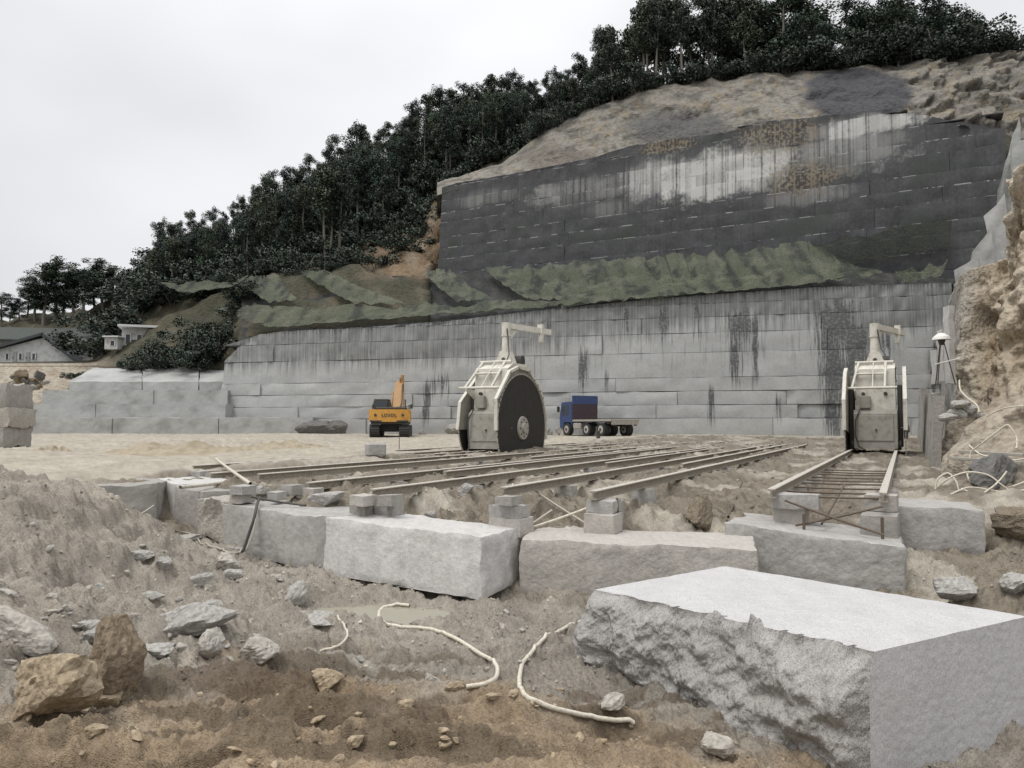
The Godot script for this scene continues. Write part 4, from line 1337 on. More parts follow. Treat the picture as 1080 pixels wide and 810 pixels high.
# ---------------------------------------------------------------- blocks in the foreground
func big_block() -> void:
	var N := at_height(920, 688, -1.5)
	var L := at_height(625, 622, -1.5)
	var B := at_height(765, 597, -1.5)
	var R := at_height(1084, 650, -1.5)
	var c := (N + L + B + R) * 0.25
	c.y -= 0.45
	N -= c; L -= c; B -= c; R -= c
	var o := thing("cut_granite_block", "large granite block with white sawn top and torn speckled side, propped on the mud", "stone block", c)
	var nz := noise(700, 1.0, 4)
	var nl := N - L
	var inward := (B - L).normalized()
	# how far the broken edge bites into the sawn top
	var bite := func(s: float) -> float:
		var d := 0.018 + 0.02 * absf(nz.get_noise_1d(s * 26.0)) + 0.012 * nz.get_noise_1d(s * 90.0)
		for k in [[0.50, 0.045, 0.07], [0.645, 0.035, 0.08], [0.875, 0.045, 0.06], [0.15, 0.05, 0.03], [0.30, 0.04, 0.04]]:
			var e: float = absf(s - k[0]) / k[1]
			if e < 1.0: d += k[2] * (1.0 - e * e) * (1.0 + 0.5 * nz.get_noise_1d(s * 120.0 + k[0] * 99.0))
		for k in [0.36, 0.53, 0.74, 0.79, 0.94]:
			if absf(s - k) < 0.006: d += 0.05
		return d
	var ns := 220
	var top := []
	for i in 25:
		top.append([])
	for j in ns + 1:
		var s := float(j) / ns
		var a := L.lerp(N, s)
		var z := B.lerp(R, s)
		var d: float = bite.call(s)
		var q := a + inward * d
		for i in 25:
			var t := i / 24.0
			var p := q.lerp(z, t * t * 0.35 + t * 0.65)
			p.y += 0.006 * nz.get_noise_2d(p.x * 3.0, p.z * 3.0)
			top[i].append(p)
	part(sheet(top), "sawn_top", M.granite_sawn, o)
	# torn face: leans out below, hollowed and bulged
	var face := []
	var out := -inward
	out.y = 0
	out = out.normalized()
	var low := []
	var rows := 76
	for i in rows + 1:
		var t := float(i) / rows
		var row := []
		for j in ns + 1:
			var s := float(j) / ns
			var a := L.lerp(N, s)
			var d: float = bite.call(s)
			var h := lerpf(0.72, 1.32, s) + 0.06 * nz.get_noise_1d(s * 5.0)
			var q := a + inward * d + Vector3(0, -h * t, 0)
			var rough := sm(0.0, 0.10, t)
			var chip := d * sm(0.0, 0.16, t)
			var bulge := 0.16 * sin(minf(t * 1.25, 1.0) * PI * 0.75) - 0.20 * sm(0.72, 1.0, t)
			var w := Vector3(s * nl.length(), h * t, 0.0)
			var n := 0.22 * nz.get_noise_3d(w.x * 0.8, w.y * 1.1, 3.0) + 0.085 * absf(nz.get_noise_3d(w.x * 1.5 + w.y * 1.3, w.y * 0.9 - w.x * 0.5, 8.0)) + 0.035 * snappedf(nz.get_noise_3d(w.x * 2.2 - w.y, w.y * 2.4, 12.0) * 2.0, 0.25) + 0.02 * nz.get_noise_3d(w.x * 6.0, w.y * 6.0, 2.0) + 0.012 * nz.get_noise_3d(w.x * 24.0, w.y * 24.0, 2.0)
			var taper := sm(0.0, 0.03, 1.0 - s)
			q += out * (chip + (bulge + n) * rough * lerpf(0.25, 1.0, taper) * sm(-0.05, 0.05, s))
			var lift := 0.012 * absf(nz.get_noise_1d(s * 60.0 + 7.0))
			for k in [[0.50, 0.028, 0.085], [0.645, 0.022, 0.13], [0.55, 0.05, 0.025], [0.875, 0.04, 0.045], [0.61, 0.03, 0.03]]:
				var e: float = absf(s - k[0]) / k[1]
				if e < 1.0: lift += k[2] * pow(1.0 - e * e, 0.6) * (0.85 + 0.5 * nz.get_noise_1d(s * 150.0))
			q.y += lift * sin(PI * clampf(t / 0.13, 0.0, 1.0))
			q += (L - N).normalized() * 0.10 * sm(0.15, 0.6, t) * (1.0 - sm(0.0, 0.06, s))
			row.append(q)
		face.append(row)
	part(sheet(face), "torn_face", M.granite_rough, o)
	# sawn end towards the viewer
	var endf := []
	for i in 21:
		var t := i / 20.0
		var row := []
		var left: Vector3 = face[int(t * rows)][ns]
		var right: Vector3 = top[24][ns] + Vector3(0, -1.32 * t, 0)
		for j in 25:
			var p: Vector3 = left.lerp(right, j / 24.0)
			row.append(p)
		endf.append(row)
	part(sheet(endf), "sawn_end", M.granite_sawn, o)
	# hidden back, far end and underside
	var far := []
	var under := []
	for t in 2:
		var row := []
		for j in 2:
			row.append((top[24][0] if j == 0 else top[24][ns]) + Vector3(0, -0.9 * t, 0))
		far.append(row)
	part(sheet(far), "back_face", M.granite_rough, o)
	var lend := []
	for i in rows + 1:
		var row := []
		for j in 9:
			row.append((face[i][0] as Vector3).lerp(top[24][0] + Vector3(0, -0.85 * i / rows, 0), j / 8.0))
		lend.append(row)
	part(sheet(lend), "torn_end", M.granite_rough, o)
	for i in 2:
		var row := []
		for j in ns + 1:
			var f: Vector3 = face[rows][j]
			row.append(f if i == 0 else f.lerp((top[24][j] as Vector3) + Vector3(0, -1.1, 0), 1.0))
		under.append(row)
	part(sheet(under), "underside", M.granite_rough, o)
func build_blocks() -> void:
	big_block()
	# the row that ends the tracks, left to right; top points: back-left, front-left, front-right, back-right
	var ft := func(a: Array, b: Array, h0: float, h1: float, depth: float) -> Array:
		var p := at_height(a[0], a[1], h0)
		var q := at_height(b[0], b[1], h1)
		var d := (q - p)
		d.y = 0
		var n := Vector3(d.z, 0, -d.x).normalized()
		if n.z > 0.0: n = -n
		return [p + n * depth, p, q, q + n * depth]
	top_block("stone_block", ft.call([163, 505], [192, 511], -0.98, -1.02, 1.1), 0.68, "granite_pale", "small pale block standing at the far end of the block row", 801, 0.07, 0.04)
	top_block("stone_block", ft.call([184, 512], [213, 519], -1.04, -1.08, 1.0), 0.66, "granite_grey", "narrow grey block between the pale end block and a brown one", 802, 0.07, 0.04)
	top_block("stone_block", ft.call([208, 524], [242, 530], -1.12, -1.16, 1.0), 0.62, "rock_grey", "short brownish block with rounded edges, third from the row's end", 803, 0.07, 0.1)
	top_block("stone_block", ft.call([234, 531], [334, 546], -1.17, -1.2, 1.1), 0.68, "granite_dusty", "brownish grey long block with a black hose hanging over it", 804, 0.06, 0.04, Vector3(0.05, 0, 0.1))
	top_block("stone_block", ft.call([331, 544], [509, 567], -1.2, -1.33, 1.05), 0.70, "granite_pale", "pale tapered granite block leaning out over a dark gap", 805, 0.05, 0.035, Vector3(0.0, 0, 0.16))
	top_block("stone_block", ft.call([547, 568], [800, 580], -1.42, -1.45, 1.35), 0.70, "granite_pale2", "long pale beige block carrying a two-stone rail support", 806, 0.05, 0.035)
	top_block("stone_block", ft.call([764, 552], [955, 577], -1.30, -1.47, 1.45), 0.72, "granite_dusty", "grey-brown split block under the ends of the rightmost track", 807, 0.05, 0.035)
	top_block("stone_block", ft.call([944, 533], [1038, 538], -1.12, -1.14, 1.2), 0.62, "granite_dusty", "flat-topped grey block in front of the tangled white hoses", 808, 0.06, 0.035)
	# small rail supports: [pixel x, pixel y of the base, base height, size x, y, z]
	var sup := [
		[205, 505, -1.02, 0.24, 0.15, 0.3], [220, 507, -1.05, 0.24, 0.15, 0.3],
		[248, 531, -1.15, 0.25, 0.13, 0.3], [248, 522, -1.02, 0.28, 0.13, 0.3],
		[300, 524, -1.08, 0.30, 0.17, 0.3], [323, 525, -1.10, 0.24, 0.14, 0.28], [286, 527, -1.1, 0.2, 0.12, 0.24],
		[376, 545, -1.24, 0.27, 0.16, 0.28], [376, 534, -1.08, 0.27, 0.15, 0.28], [404, 546, -1.26, 0.29, 0.17, 0.3], [405, 535, -1.09, 0.26, 0.16, 0.28],
		[532, 566, -1.45, 0.46, 0.24, 0.42], [530, 546, -1.21, 0.42, 0.16, 0.4], [530, 534, -1.05, 0.26, 0.12, 0.3],
		[631, 563, -1.43, 0.42, 0.26, 0.40], [632, 541, -1.17, 0.38, 0.17, 0.38], [643, 556, -1.40, 0.26, 0.36, 0.3],
		[832, 553, -1.37, 0.44, 0.22, 0.5], [838, 537, -1.15, 0.62, 0.20, 0.44], [927, 568, -1.47, 0.44, 0.3, 0.5], [928, 540, -1.17, 0.40, 0.22, 0.46],
	]
	var words := {0: "under the outermost rail", 2: "under the white pole on the brownish block", 4: "beside the broken stones behind the row", 7: "behind the pale tapered block", 11: "in the gap between the two long pale blocks", 14: "on the long beige block", 17: "under the rightmost track"}
	var w := ""
	for i in sup.size():
		var k: Array = sup[i]
		if words.has(i): w = words[i]
		var at := at_height(k[0], k[1], k[2])
		var sx: float = k[3]
		var sz: float = k[5]
		var hh: float = k[4]
		var t := WALL_DIR.rotated(Vector3.UP, rng.randf_range(-0.08, 0.08))
		var d := Vector3(t.z, 0, -t.x)
		if d.z > 0: d = -d
		var b := at + d * sz * 0.5
		var ring := [b - t * sx * 0.5 + d * sz * 0.5, b - t * sx * 0.5 - d * sz * 0.5, b + t * sx * 0.5 - d * sz * 0.5, b + t * sx * 0.5 + d * sz * 0.5]
		var pts := []
		for q in ring: pts.append(q - b)
		for q in ring: pts.append(q - b + Vector3(0, hh - 0.004, 0))
		var o := part(stone_hexa(pts, 0.08, 0.025, 830 + i, 0.012), "support_stone", M[["granite_dusty", "granite_grey", "granite_pale2"][i % 3]])
		o.position = b
		tag(o, "small cut support stone " + w, "stone", "support stones under the rail ends")

# ---------------------------------------------------------------- tracks
func rail(a: Vector3, b: Vector3, label: String) -> void:
	var d := (b - a).normalized()
	var s := d.cross(Vector3.UP).normalized()
	var up := s.cross(d)
	var o := thing("steel_rail", label, "rail", a, 0.0, "rails of the saw tracks")
	var prof := PackedVector2Array([Vector2(-0.055, -0.12), Vector2(0.055, -0.12), Vector2(0.055, -0.108), Vector2(0.011, -0.1), Vector2(0.011, -0.026), Vector2(0.044, -0.018), Vector2(0.044, -0.004), Vector2(-0.044, -0.004), Vector2(-0.044, -0.018), Vector2(-0.011, -0.026), Vector2(-0.011, -0.1), Vector2(-0.055, -0.108)])
	var len := (b - a).length()
	part(MB.new().prism(prof, Vector3.ZERO, s, up, d, 0.0, len).mesh(), "web", M.rail_steel, o)
	var head := MB.new()
	head.prism(PackedVector2Array([Vector2(-0.05, -0.004), Vector2(0.05, -0.004), Vector2(0.044, 0.006), Vector2(-0.044, 0.006)]), Vector3.ZERO, s, up, d, 0.001, len - 0.001)
	part(head.mesh(), "running_surface", M.rail_top, o)
func rod(a: Vector3, b: Vector3, r: float, m: String, called: String, label: String, group := "", cat := "rod") -> void:
	var c := (a + b) * 0.5
	var sag := Vector3(0, -0.01, 0)
	var o := part(MB.new(true).tube(PackedVector3Array([a - c, (a - c) * 0.5 + sag * 0.7, sag, (b - c) * 0.5 + sag * 0.7, b - c]), r, 7).mesh(), called, M[m])
	o.position = c
	tag(o, label, cat, group)
func build_tracks() -> void:
	var ends := [[204, 491, -0.86, 36.0, "outermost steel rail beside the open sandy floor"], [222, 499, -0.90, 35.0, "second steel rail from the sandy floor, half sunk in rubble"], [273, 500, -0.87, 36.0, "steel rail whose end lies on broken stones behind the brownish block"], [325, 509, -0.88, 36.0, "steel rail ending over loose rubble behind the tapered block"], [393, 516, -0.88, 36.0, "steel rail ending over two small stacked stones"],
		[531, 514, -0.88, 37.0, "steel rail propped on the stones between the two long pale blocks"], [625, 518, -0.88, 37.0, "steel rail propped on the stones of the long beige block"], [813, 516, -0.87, 36.0, "left steel rail of the rightmost track"], [931, 520, -0.88, 34.0, "right steel rail of the rightmost track beside the retaining slabs"]]
	var pos := []
	for k in ends:
		var a := at_height(k[0], k[1], k[2])
		pos.append(a)
		var b: Vector3 = a + RAIL_DIR * k[3]
		b.y = EYE.y - 0.80
		rail(a, b, k[4])
	var pier := stone_hexa([Vector3(-0.17, 0, -0.15), Vector3(-0.17, 0, 0.15), Vector3(0.17, 0, 0.15), Vector3(0.17, 0, -0.15), Vector3(-0.16, 0.3, -0.14), Vector3(-0.16, 0.3, 0.14), Vector3(0.16, 0.3, 0.14), Vector3(0.16, 0.3, -0.14)], 0.1, 0.03, 870, 0.012)
	var which := ["outermost", "second", "third", "fourth", "fifth", "sixth", "seventh", "rightmost track's left", "rightmost track's right"]
	for i in pos.size():
		for k in 5:
			var d := 2.4 + 2.9 * k + 0.3 * sin(i * 2.0 + k)
			var at: Vector3 = pos[i] + RAIL_DIR * d
			var top: float = lerpf(pos[i].y, EYE.y - 0.80, d / ends[i][3]) - 0.124
			var o := part(pier, "rail_pier", M[["granite_dusty", "granite_grey"][(i + k) % 2]])
			o.position = Vector3(at.x, top - 0.3, at.z)
			o.rotation.y = atan2(-WALL_DIR.z, WALL_DIR.x)
			tag(o, "small stone pier under the %s rail counted from the sandy floor" % which[i] if i < 7 else "small stone pier under the %s rail" % which[i], "stone", "stone piers under the rails")
	# an extra pair farther left beyond the first machine
	for k in [[300, 481, -0.85, "short steel rail lying along the floor's rubble edge"], [430, 480.5, -0.86, "steel rail running under the left stone saw"], [470, 497, -0.87, "steel rail laid loosely between the two propped tracks"], [640, 488, -0.87, "short steel rail starting beyond the beige block's rail"], [560, 482, -0.87, "thin steel rail starting beside the left saw"], [720, 489, -0.88, "steel rail half buried left of the rightmost track"]]:
		var a := at_height(k[0], k[1], k[2])
		var b: Vector3 = a + RAIL_DIR * 26.0
		b.y = EYE.y - 0.80
		rail(a, b, k[3])
	# tie rods of the right-hand track
	var l: Vector3 = pos[7]
	var r: Vector3 = pos[8]
	var along := 0.4
	for i in 9:
		var a := l + RAIL_DIR * along + Vector3(0, -0.11, 0)
		var b := r + RAIL_DIR * (along + 0.06) + Vector3(0, -0.11, 0)
		rod(a, b, 0.014, "rod_steel", "tie_rod", "rusty tie rod between the rails of the rightmost track", "tie rods of the rightmost track")
		along += 0.75 + 0.12 * (i % 3)
	var q := func(px: float, py: float, h: float) -> Vector3: return at_height(px, py, h)
	var mid := (l + r) * 0.5
	rod(l + Vector3(0.15, -0.14, 0.1), r + Vector3(-0.12, -0.50, 0.25), 0.015, "rod_steel", "brace_rod", "brace rod sloping down to the right under the rightmost track", "")
	rod(l + Vector3(0.25, -0.46, 0.2), r + Vector3(-0.05, -0.16, 0.1), 0.015, "rod_steel", "brace_rod", "brace rod sloping up to the right under the rightmost track", "")
	rod(mid + RAIL_DIR * 2.2 + Vector3(0.1, -0.06, 0), mid + RAIL_DIR * -0.1 + Vector3(-0.05, -0.42, 0), 0.014, "rod_steel", "brace_rod", "long rod lying lengthwise between the rightmost rails", "")
	for k in [0.62, 0.88]:
		var f := l.lerp(r, 0.18 if k < 0.7 else 0.86) + Vector3(0.1, 0, 0.2)
		rod(f + Vector3(0, -0.3, 0), f + Vector3(0, -0.6, 0), 0.02, "rod_steel", "steel_stake", "short steel stake in the split block under the track", "stakes under the rightmost track")
	var five: Vector3 = pos[6]
	rod(five + Vector3(0.34, -0.1, -0.12), five + Vector3(0.36, -0.62, -0.1), 0.018, "rod_steel", "steel_stake", "thin upright stake behind the beige block's support stones")
	rod(at_height(582, 538, -1.2), at_height(548, 560, -1.42), 0.015, "rope_grey", "cable", "pale cable crossing the gap below the propped rail", "", "cable")
	rod(at_height(624, 534, -1.1), at_height(552, 559, -1.42), 0.016, "white_hose", "cable", "light cable tied to the beige block's support stones", "", "cable")
	rod(at_height(562, 516, -1.0), at_height(618, 552, -1.35), 0.014, "rope_grey", "cable", "grey cable hanging behind the beige block's support stones", "", "cable")
	rod(at_height(783, 508, -1.05), at_height(768, 545, -1.32), 0.017, "rod_steel", "steel_stake", "leaning rusty bar beside the dirt lump and split block")
	rod(at_height(265, 524, -1.05), at_height(322, 533, -1.14), 0.016, "black_hose", "cable", "dark cable lying on the brownish block", "", "cable")
	rod(at_height(228, 484, -0.78), at_height(264, 510, -0.87), 0.026, "white_hose", "pole", "white pole leaning across the outer rails", "", "pole")
	rod(at_height(190, 514, -0.98), at_height(247, 507, -0.98), 0.03, "rail_top", "pole", "pale pipe lying along the end blocks", "", "pole")

# ---------------------------------------------------------------- machines
func stone_saw(at: Vector3, label: String, arm_turn: float, left_radius: float) -> void:
	var o := thing("stone_saw", label, "stone saw", at, atan2(-RAIL_DIR.x, -RAIL_DIR.z), "")
	var X := Vector3.RIGHT
	var Y := Vector3.UP
	var Z := Vector3.BACK
	# chassis and wheels
	part(MB.new().box(Vector3(0, 0.2, -0.25), Vector3(1.1, 0.22, 2.2), Basis.IDENTITY, 0.02).mesh(), "chassis", M.dark_steel, o)
	for s in [-1, 1]:
		for z in [-1.1, 0.62]:
			part(MB.new(true).cyl(Vector3(s * 0.665, 0.17, z), Vector3(s * 0.76, 0.17, z), 0.165, 0.165, 18).mesh(), "wheel", M.dark_steel, o)
	# lower box
	part(MB.new().prism(PackedVector2Array([Vector2(0.9, 0.06), Vector2(0.9, 1.22), Vector2(0.72, 1.36), Vector2(-1.3, 1.36), Vector2(-1.3, 0.06)]), Vector3.ZERO, Z, Y, X, -0.66, 0.66).mesh(), "lower_housing", M.dusty_paint, o)
	var cov := part(MB.new().box(Vector3(0, 0.74, 0.915), Vector3(1.1, 0.86, 0.03), Basis.IDENTITY, 0.01).mesh(), "front_cover", M.dusty_paint, o)
	part(MB.new(true).cyl(Vector3(0.02, 0.68, 0.93), Vector3(0.02, 0.68, 0.965), 0.035, 0.035, 10).mesh(), "knob", M.dark_steel, cov)
	# upper body
	part(MB.new().prism(PackedVector2Array([Vector2(0.62, 1.355), Vector2(0.5, 2.75), Vector2(0.1, 2.95), Vector2(-0.9, 2.95), Vector2(-1.2, 2.3), Vector2(-1.2, 1.355)]), Vector3.ZERO, Z, Y, X, -0.62, 0.62).mesh(), "upper_housing", M.cream_paint, o)
	var hatch := part(MB.new().box(Vector3(0.625, 2.62, -0.55), Vector3(0.03, 0.42, 0.62)).mesh(), "motor_opening", M.dark_steel, o)
	part(MB.new().box(Vector3(0.64, 2.85, -0.55), Vector3(0.05, 0.05, 0.72)).mesh(), "rim", M.cream_paint, hatch)
	part(MB.new().box(Vector3(0.64, 2.39, -0.55), Vector3(0.05, 0.05, 0.72)).mesh(), "rim", M.cream_paint, hatch)
	# hoods with blades on both sides
	var outer := PackedVector2Array([Vector2(1.92, 0.68), Vector2(1.92, 1.68), Vector2(1.0, 2.62), Vector2(0.35, 2.82), Vector2(-0.5, 2.76)])
	var inner := PackedVector2Array()
	for i in 9:
		var t := lerpf(2.05, 3.35, i / 8.0)
		outer.append(Vector2(cos(t) * 1.93, 0.75 + sin(t) * 1.93))
	var n := outer.size()
	for i in n:
		var c := Vector2(0, 0.75)
		var v := outer[i] - c
		inner.append(c + v * (1.0 - 0.085 / v.length() * 1.1))
	for s in [-1, 1]:
		var radius := 1.8 if s > 0 else left_radius
		var shape := outer
		var edge := inner
		if radius < 1.5:
			shape = PackedVector2Array([Vector2(1.25, 0.7), Vector2(1.1, 1.62), Vector2(0.25, 2.3), Vector2(-0.6, 3.0), Vector2(-1.1, 2.9), Vector2(-1.6, 1.7), Vector2(-1.6, 0.7)])
			edge = PackedVector2Array()
			for v in shape:
				var e := v - Vector2(-0.2, 0.9)
				edge.append(Vector2(-0.2, 0.9) + e * (1.0 - 0.1 / e.length()))
		var hood := part(MB.new().prism(shape, Vector3.ZERO, Z, Y, X, s * 0.835, s * 0.849).mesh(), "blade_hood", M.dusty_paint, o)
		var rim := MB.new()
		for i in shape.size() - 1:
			var a := shape[i]
			var b := shape[i + 1]
			var c := edge[i]
			var d := edge[i + 1]
			var q := []
			for x in [s * 0.85, s * 0.955]:
				for p in [a, b, d, c]: q.append(Vector3(x, p.y, p.x))
			rim.hexa(q)
		part(rim.mesh(), "rim", M.cream_paint, hood)
		part(MB.new().box(Vector3(s * 0.75, 1.15, -0.15), Vector3(0.15, 2.1, 1.3), Basis.IDENTITY, 0.03).mesh(), "dark_gap_box", M.dark_steel, o)  # added dark box standing in for the shaded gap between body and hood
		var blade := part(MB.new(true).cyl(Vector3(s * 0.88, 0.75, 0), Vector3(s * 0.90, 0.75, 0), radius, radius, 72).mesh(), "saw_blade", M.blade_steel, o)
		var hub := part(MB.new(true).cyl(Vector3(s * 0.906, 0.75, 0), Vector3(s * 0.955, 0.75, 0), 0.40, 0.38, 28).mesh(), "hub", M.hub_steel, o)
		part(MB.new(true).cyl(Vector3(s * 0.956, 0.75, 0), Vector3(s * 1.02, 0.75, 0), 0.17, 0.15, 18).mesh(), "hub_cap", M.hub_steel, hub)
		for i in 8:
			var e := Vector3(s * 0.955, 0.75 + sin(TAU * i / 8) * 0.28, cos(TAU * i / 8) * 0.28)
			part(MB.new(true).cyl(e, e + Vector3(s * 0.025, 0, 0), 0.025, 0.025, 6).mesh(), "bolt", M.dark_steel, hub)
		# segments round the rim of the blade
		var seg := MB.new()
		for i in 60:
			var t := TAU * i / 60
			seg.box(Vector3(s * 0.8925, 0.75 + sin(t) * (radius + 0.01), cos(t) * (radius + 0.01)), Vector3(0.036, 0.05, radius * 0.083), Basis(X, PI * 0.5 - t))
		part(seg.mesh(), "segments", M.hub_steel, blade)
	part(MB.new(true).cyl(Vector3(0.5, 0.75, 0), Vector3(0.96, 0.75, 0.9), 0.012, 0.012, 6).mesh(), "water_pipe", M.cream_paint, o)
	# railings and frame
	var bars := [[Vector3(-0.9, 2.08, 1.12), Vector3(0.68, 2.08, 1.12), 0.045, "cross_bar"], [Vector3(-0.68, 2.1, 1.1), Vector3(-0.5, 3.0, 0.2), 0.045, "frame_post"], [Vector3(0.32, 2.1, 1.1), Vector3(0.34, 3.0, 0.2), 0.045, "frame_post"], [Vector3(-0.62, 3.0, 0.18), Vector3(0.58, 3.0, 0.18), 0.05, "cross_bar"], [Vector3(-0.6, 2.58, 0.62), Vector3(0.34, 2.58, 0.62), 0.035, "cross_bar"], [Vector3(-0.05, 2.1, 1.12), Vector3(-0.04, 3.0, 0.2), 0.02, "frame_post"]]
	for k in bars:
		part(MB.new(true).cyl(k[0], k[1], k[2], k[2], 8).mesh(), k[3], M.cream_paint, o)
	for x in [-0.36, 0.32]:
		part(MB.new(true).cyl(Vector3(x, 1.9, 0.58), Vector3(x, 1.9, 0.66), 0.06, 0.06, 10).mesh(), "bolt", M.dark_steel, o)
	part(MB.new().prism(PackedVector2Array([Vector2(0.62, 1.7), Vector2(0.62, 2.02), Vector2(1.18, 2.05), Vector2(1.18, 1.98)]), Vector3.ZERO, Z, Y, X, -0.62, -0.58).mesh(), "bracket", M.cream_paint, o)
	for s in [-1, 1]:
		for i in range(1, 9):
			var e := outer[mini(i, outer.size() - 1)]
			var c := Vector2(0, 0.75)
			var v := c + (e - c) * 0.965
			if s > 0 or left_radius > 1.5:
				part(MB.new(true).cyl(Vector3(s * 0.955, v.y, v.x), Vector3(s * 0.972, v.y, v.x), 0.022, 0.022, 6).mesh(), "bolt", M.dark_steel, o)
	part(MB.new().box(Vector3(-0.3, 1.62, 0.72), Vector3(0.34, 0.42, 0.2), Basis.IDENTITY, 0.02).mesh(), "control_box", M.dusty_paint, o)
	part(MB.new(true).tube(PackedVector3Array([Vector3(0.3, 2.9, 0.1), Vector3(0.34, 3.25, -0.1), Vector3(0.2, 3.5, -0.35), Vector3(0.14, 3.9, -0.42), Vector3(0.1, 4.2, -0.42)]), 0.022, 7).mesh(), "power_cable", M.black_hose, o)
	part(MB.new(true).tube(PackedVector3Array([Vector3(-0.45, 1.4, 0.9), Vector3(-0.6, 1.0, 1.05), Vector3(-0.62, 0.5, 1.0), Vector3(-0.5, 0.12, 1.1), Vector3(-0.3, 0.03, 1.6)]), 0.024, 7).mesh(), "water_hose", M.black_hose, o)
	part(MB.new(true).cyl(Vector3(-0.1, 3.1, -0.95), Vector3(0.45, 3.1, -0.95), 0.19, 0.19, 16).mesh(), "motor", M.dark_steel, o)
	# column and jib
	var pc := Vector3(0.0, 0, -0.55)
	part(MB.new().prism(PackedVector2Array([Vector2(-0.34, 2.94), Vector2(0.34, 2.94), Vector2(0.15, 3.42), Vector2(-0.15, 3.42)]), pc, X, Y, Z, -0.2, 0.2).mesh(), "column_base", M.cream_paint, o)
	part(MB.new(true).cyl(pc + Vector3(0, 3.12, 0.2), pc + Vector3(0, 3.12, 0.225), 0.07, 0.07, 12).mesh(), "pin_hole", M.dark_steel, o)
	part(MB.new(true).cyl(pc + Vector3(0, 3.35, 0), pc + Vector3(0, 3.95, 0), 0.165, 0.145, 16).mesh(), "column", M.cream_paint, o)
	part(MB.new(true).cyl(pc + Vector3(0, 3.94, 0), pc + Vector3(0, 3.99, 0), 0.175, 0.175, 16).mesh(), "collar", M.cream_paint, o)
	part(MB.new(true).cyl(pc + Vector3(0, 3.98, 0), pc + Vector3(0, 4.42, 0), 0.16, 0.16, 16).mesh(), "swivel_head", M.cream_paint, o)
	var dir := Vector3(sin(arm_turn), -0.06, -cos(arm_turn)).normalized()
	var tip := pc + Vector3(0, 4.34, 0) + dir * 1.95
	var side := dir.cross(Y).normalized()
	var arm := part(MB.new().prism(PackedVector2Array([Vector2(-0.07, -0.11), Vector2(0.07, -0.11), Vector2(0.07, 0.09), Vector2(-0.07, 0.09)]), pc + Vector3(0, 4.34, 0), side, Y, dir, -0.1, 1.95).mesh(), "jib", M.cream_paint, o)
	part(MB.new().prism(PackedVector2Array([Vector2(0.14, 0.0), Vector2(0.5, 0.0), Vector2(0.14, -0.42)]), pc + Vector3(0, 4.24, 0), dir, Y, side, -0.03, 0.03).mesh(), "gusset", M.cream_paint, arm)
	var hp := tip - dir * 0.42
	part(MB.new().box(hp + Vector3(0, 0.05, 0), Vector3(0.2, 0.34, 0.2)).mesh(), "trolley", M.cream_paint, arm)
	part(MB.new(true).cyl(hp + Vector3(0, -0.12, 0), hp + Vector3(0, -0.42, 0), 0.1, 0.1, 10).mesh(), "hoist", M.cream_paint, arm)
	part(MB.new(true).cyl(hp + Vector3(0, -0.42, 0), hp + Vector3(0, -1.9, 0), 0.012, 0.012, 5).mesh(), "chain", M.hub_steel, arm)

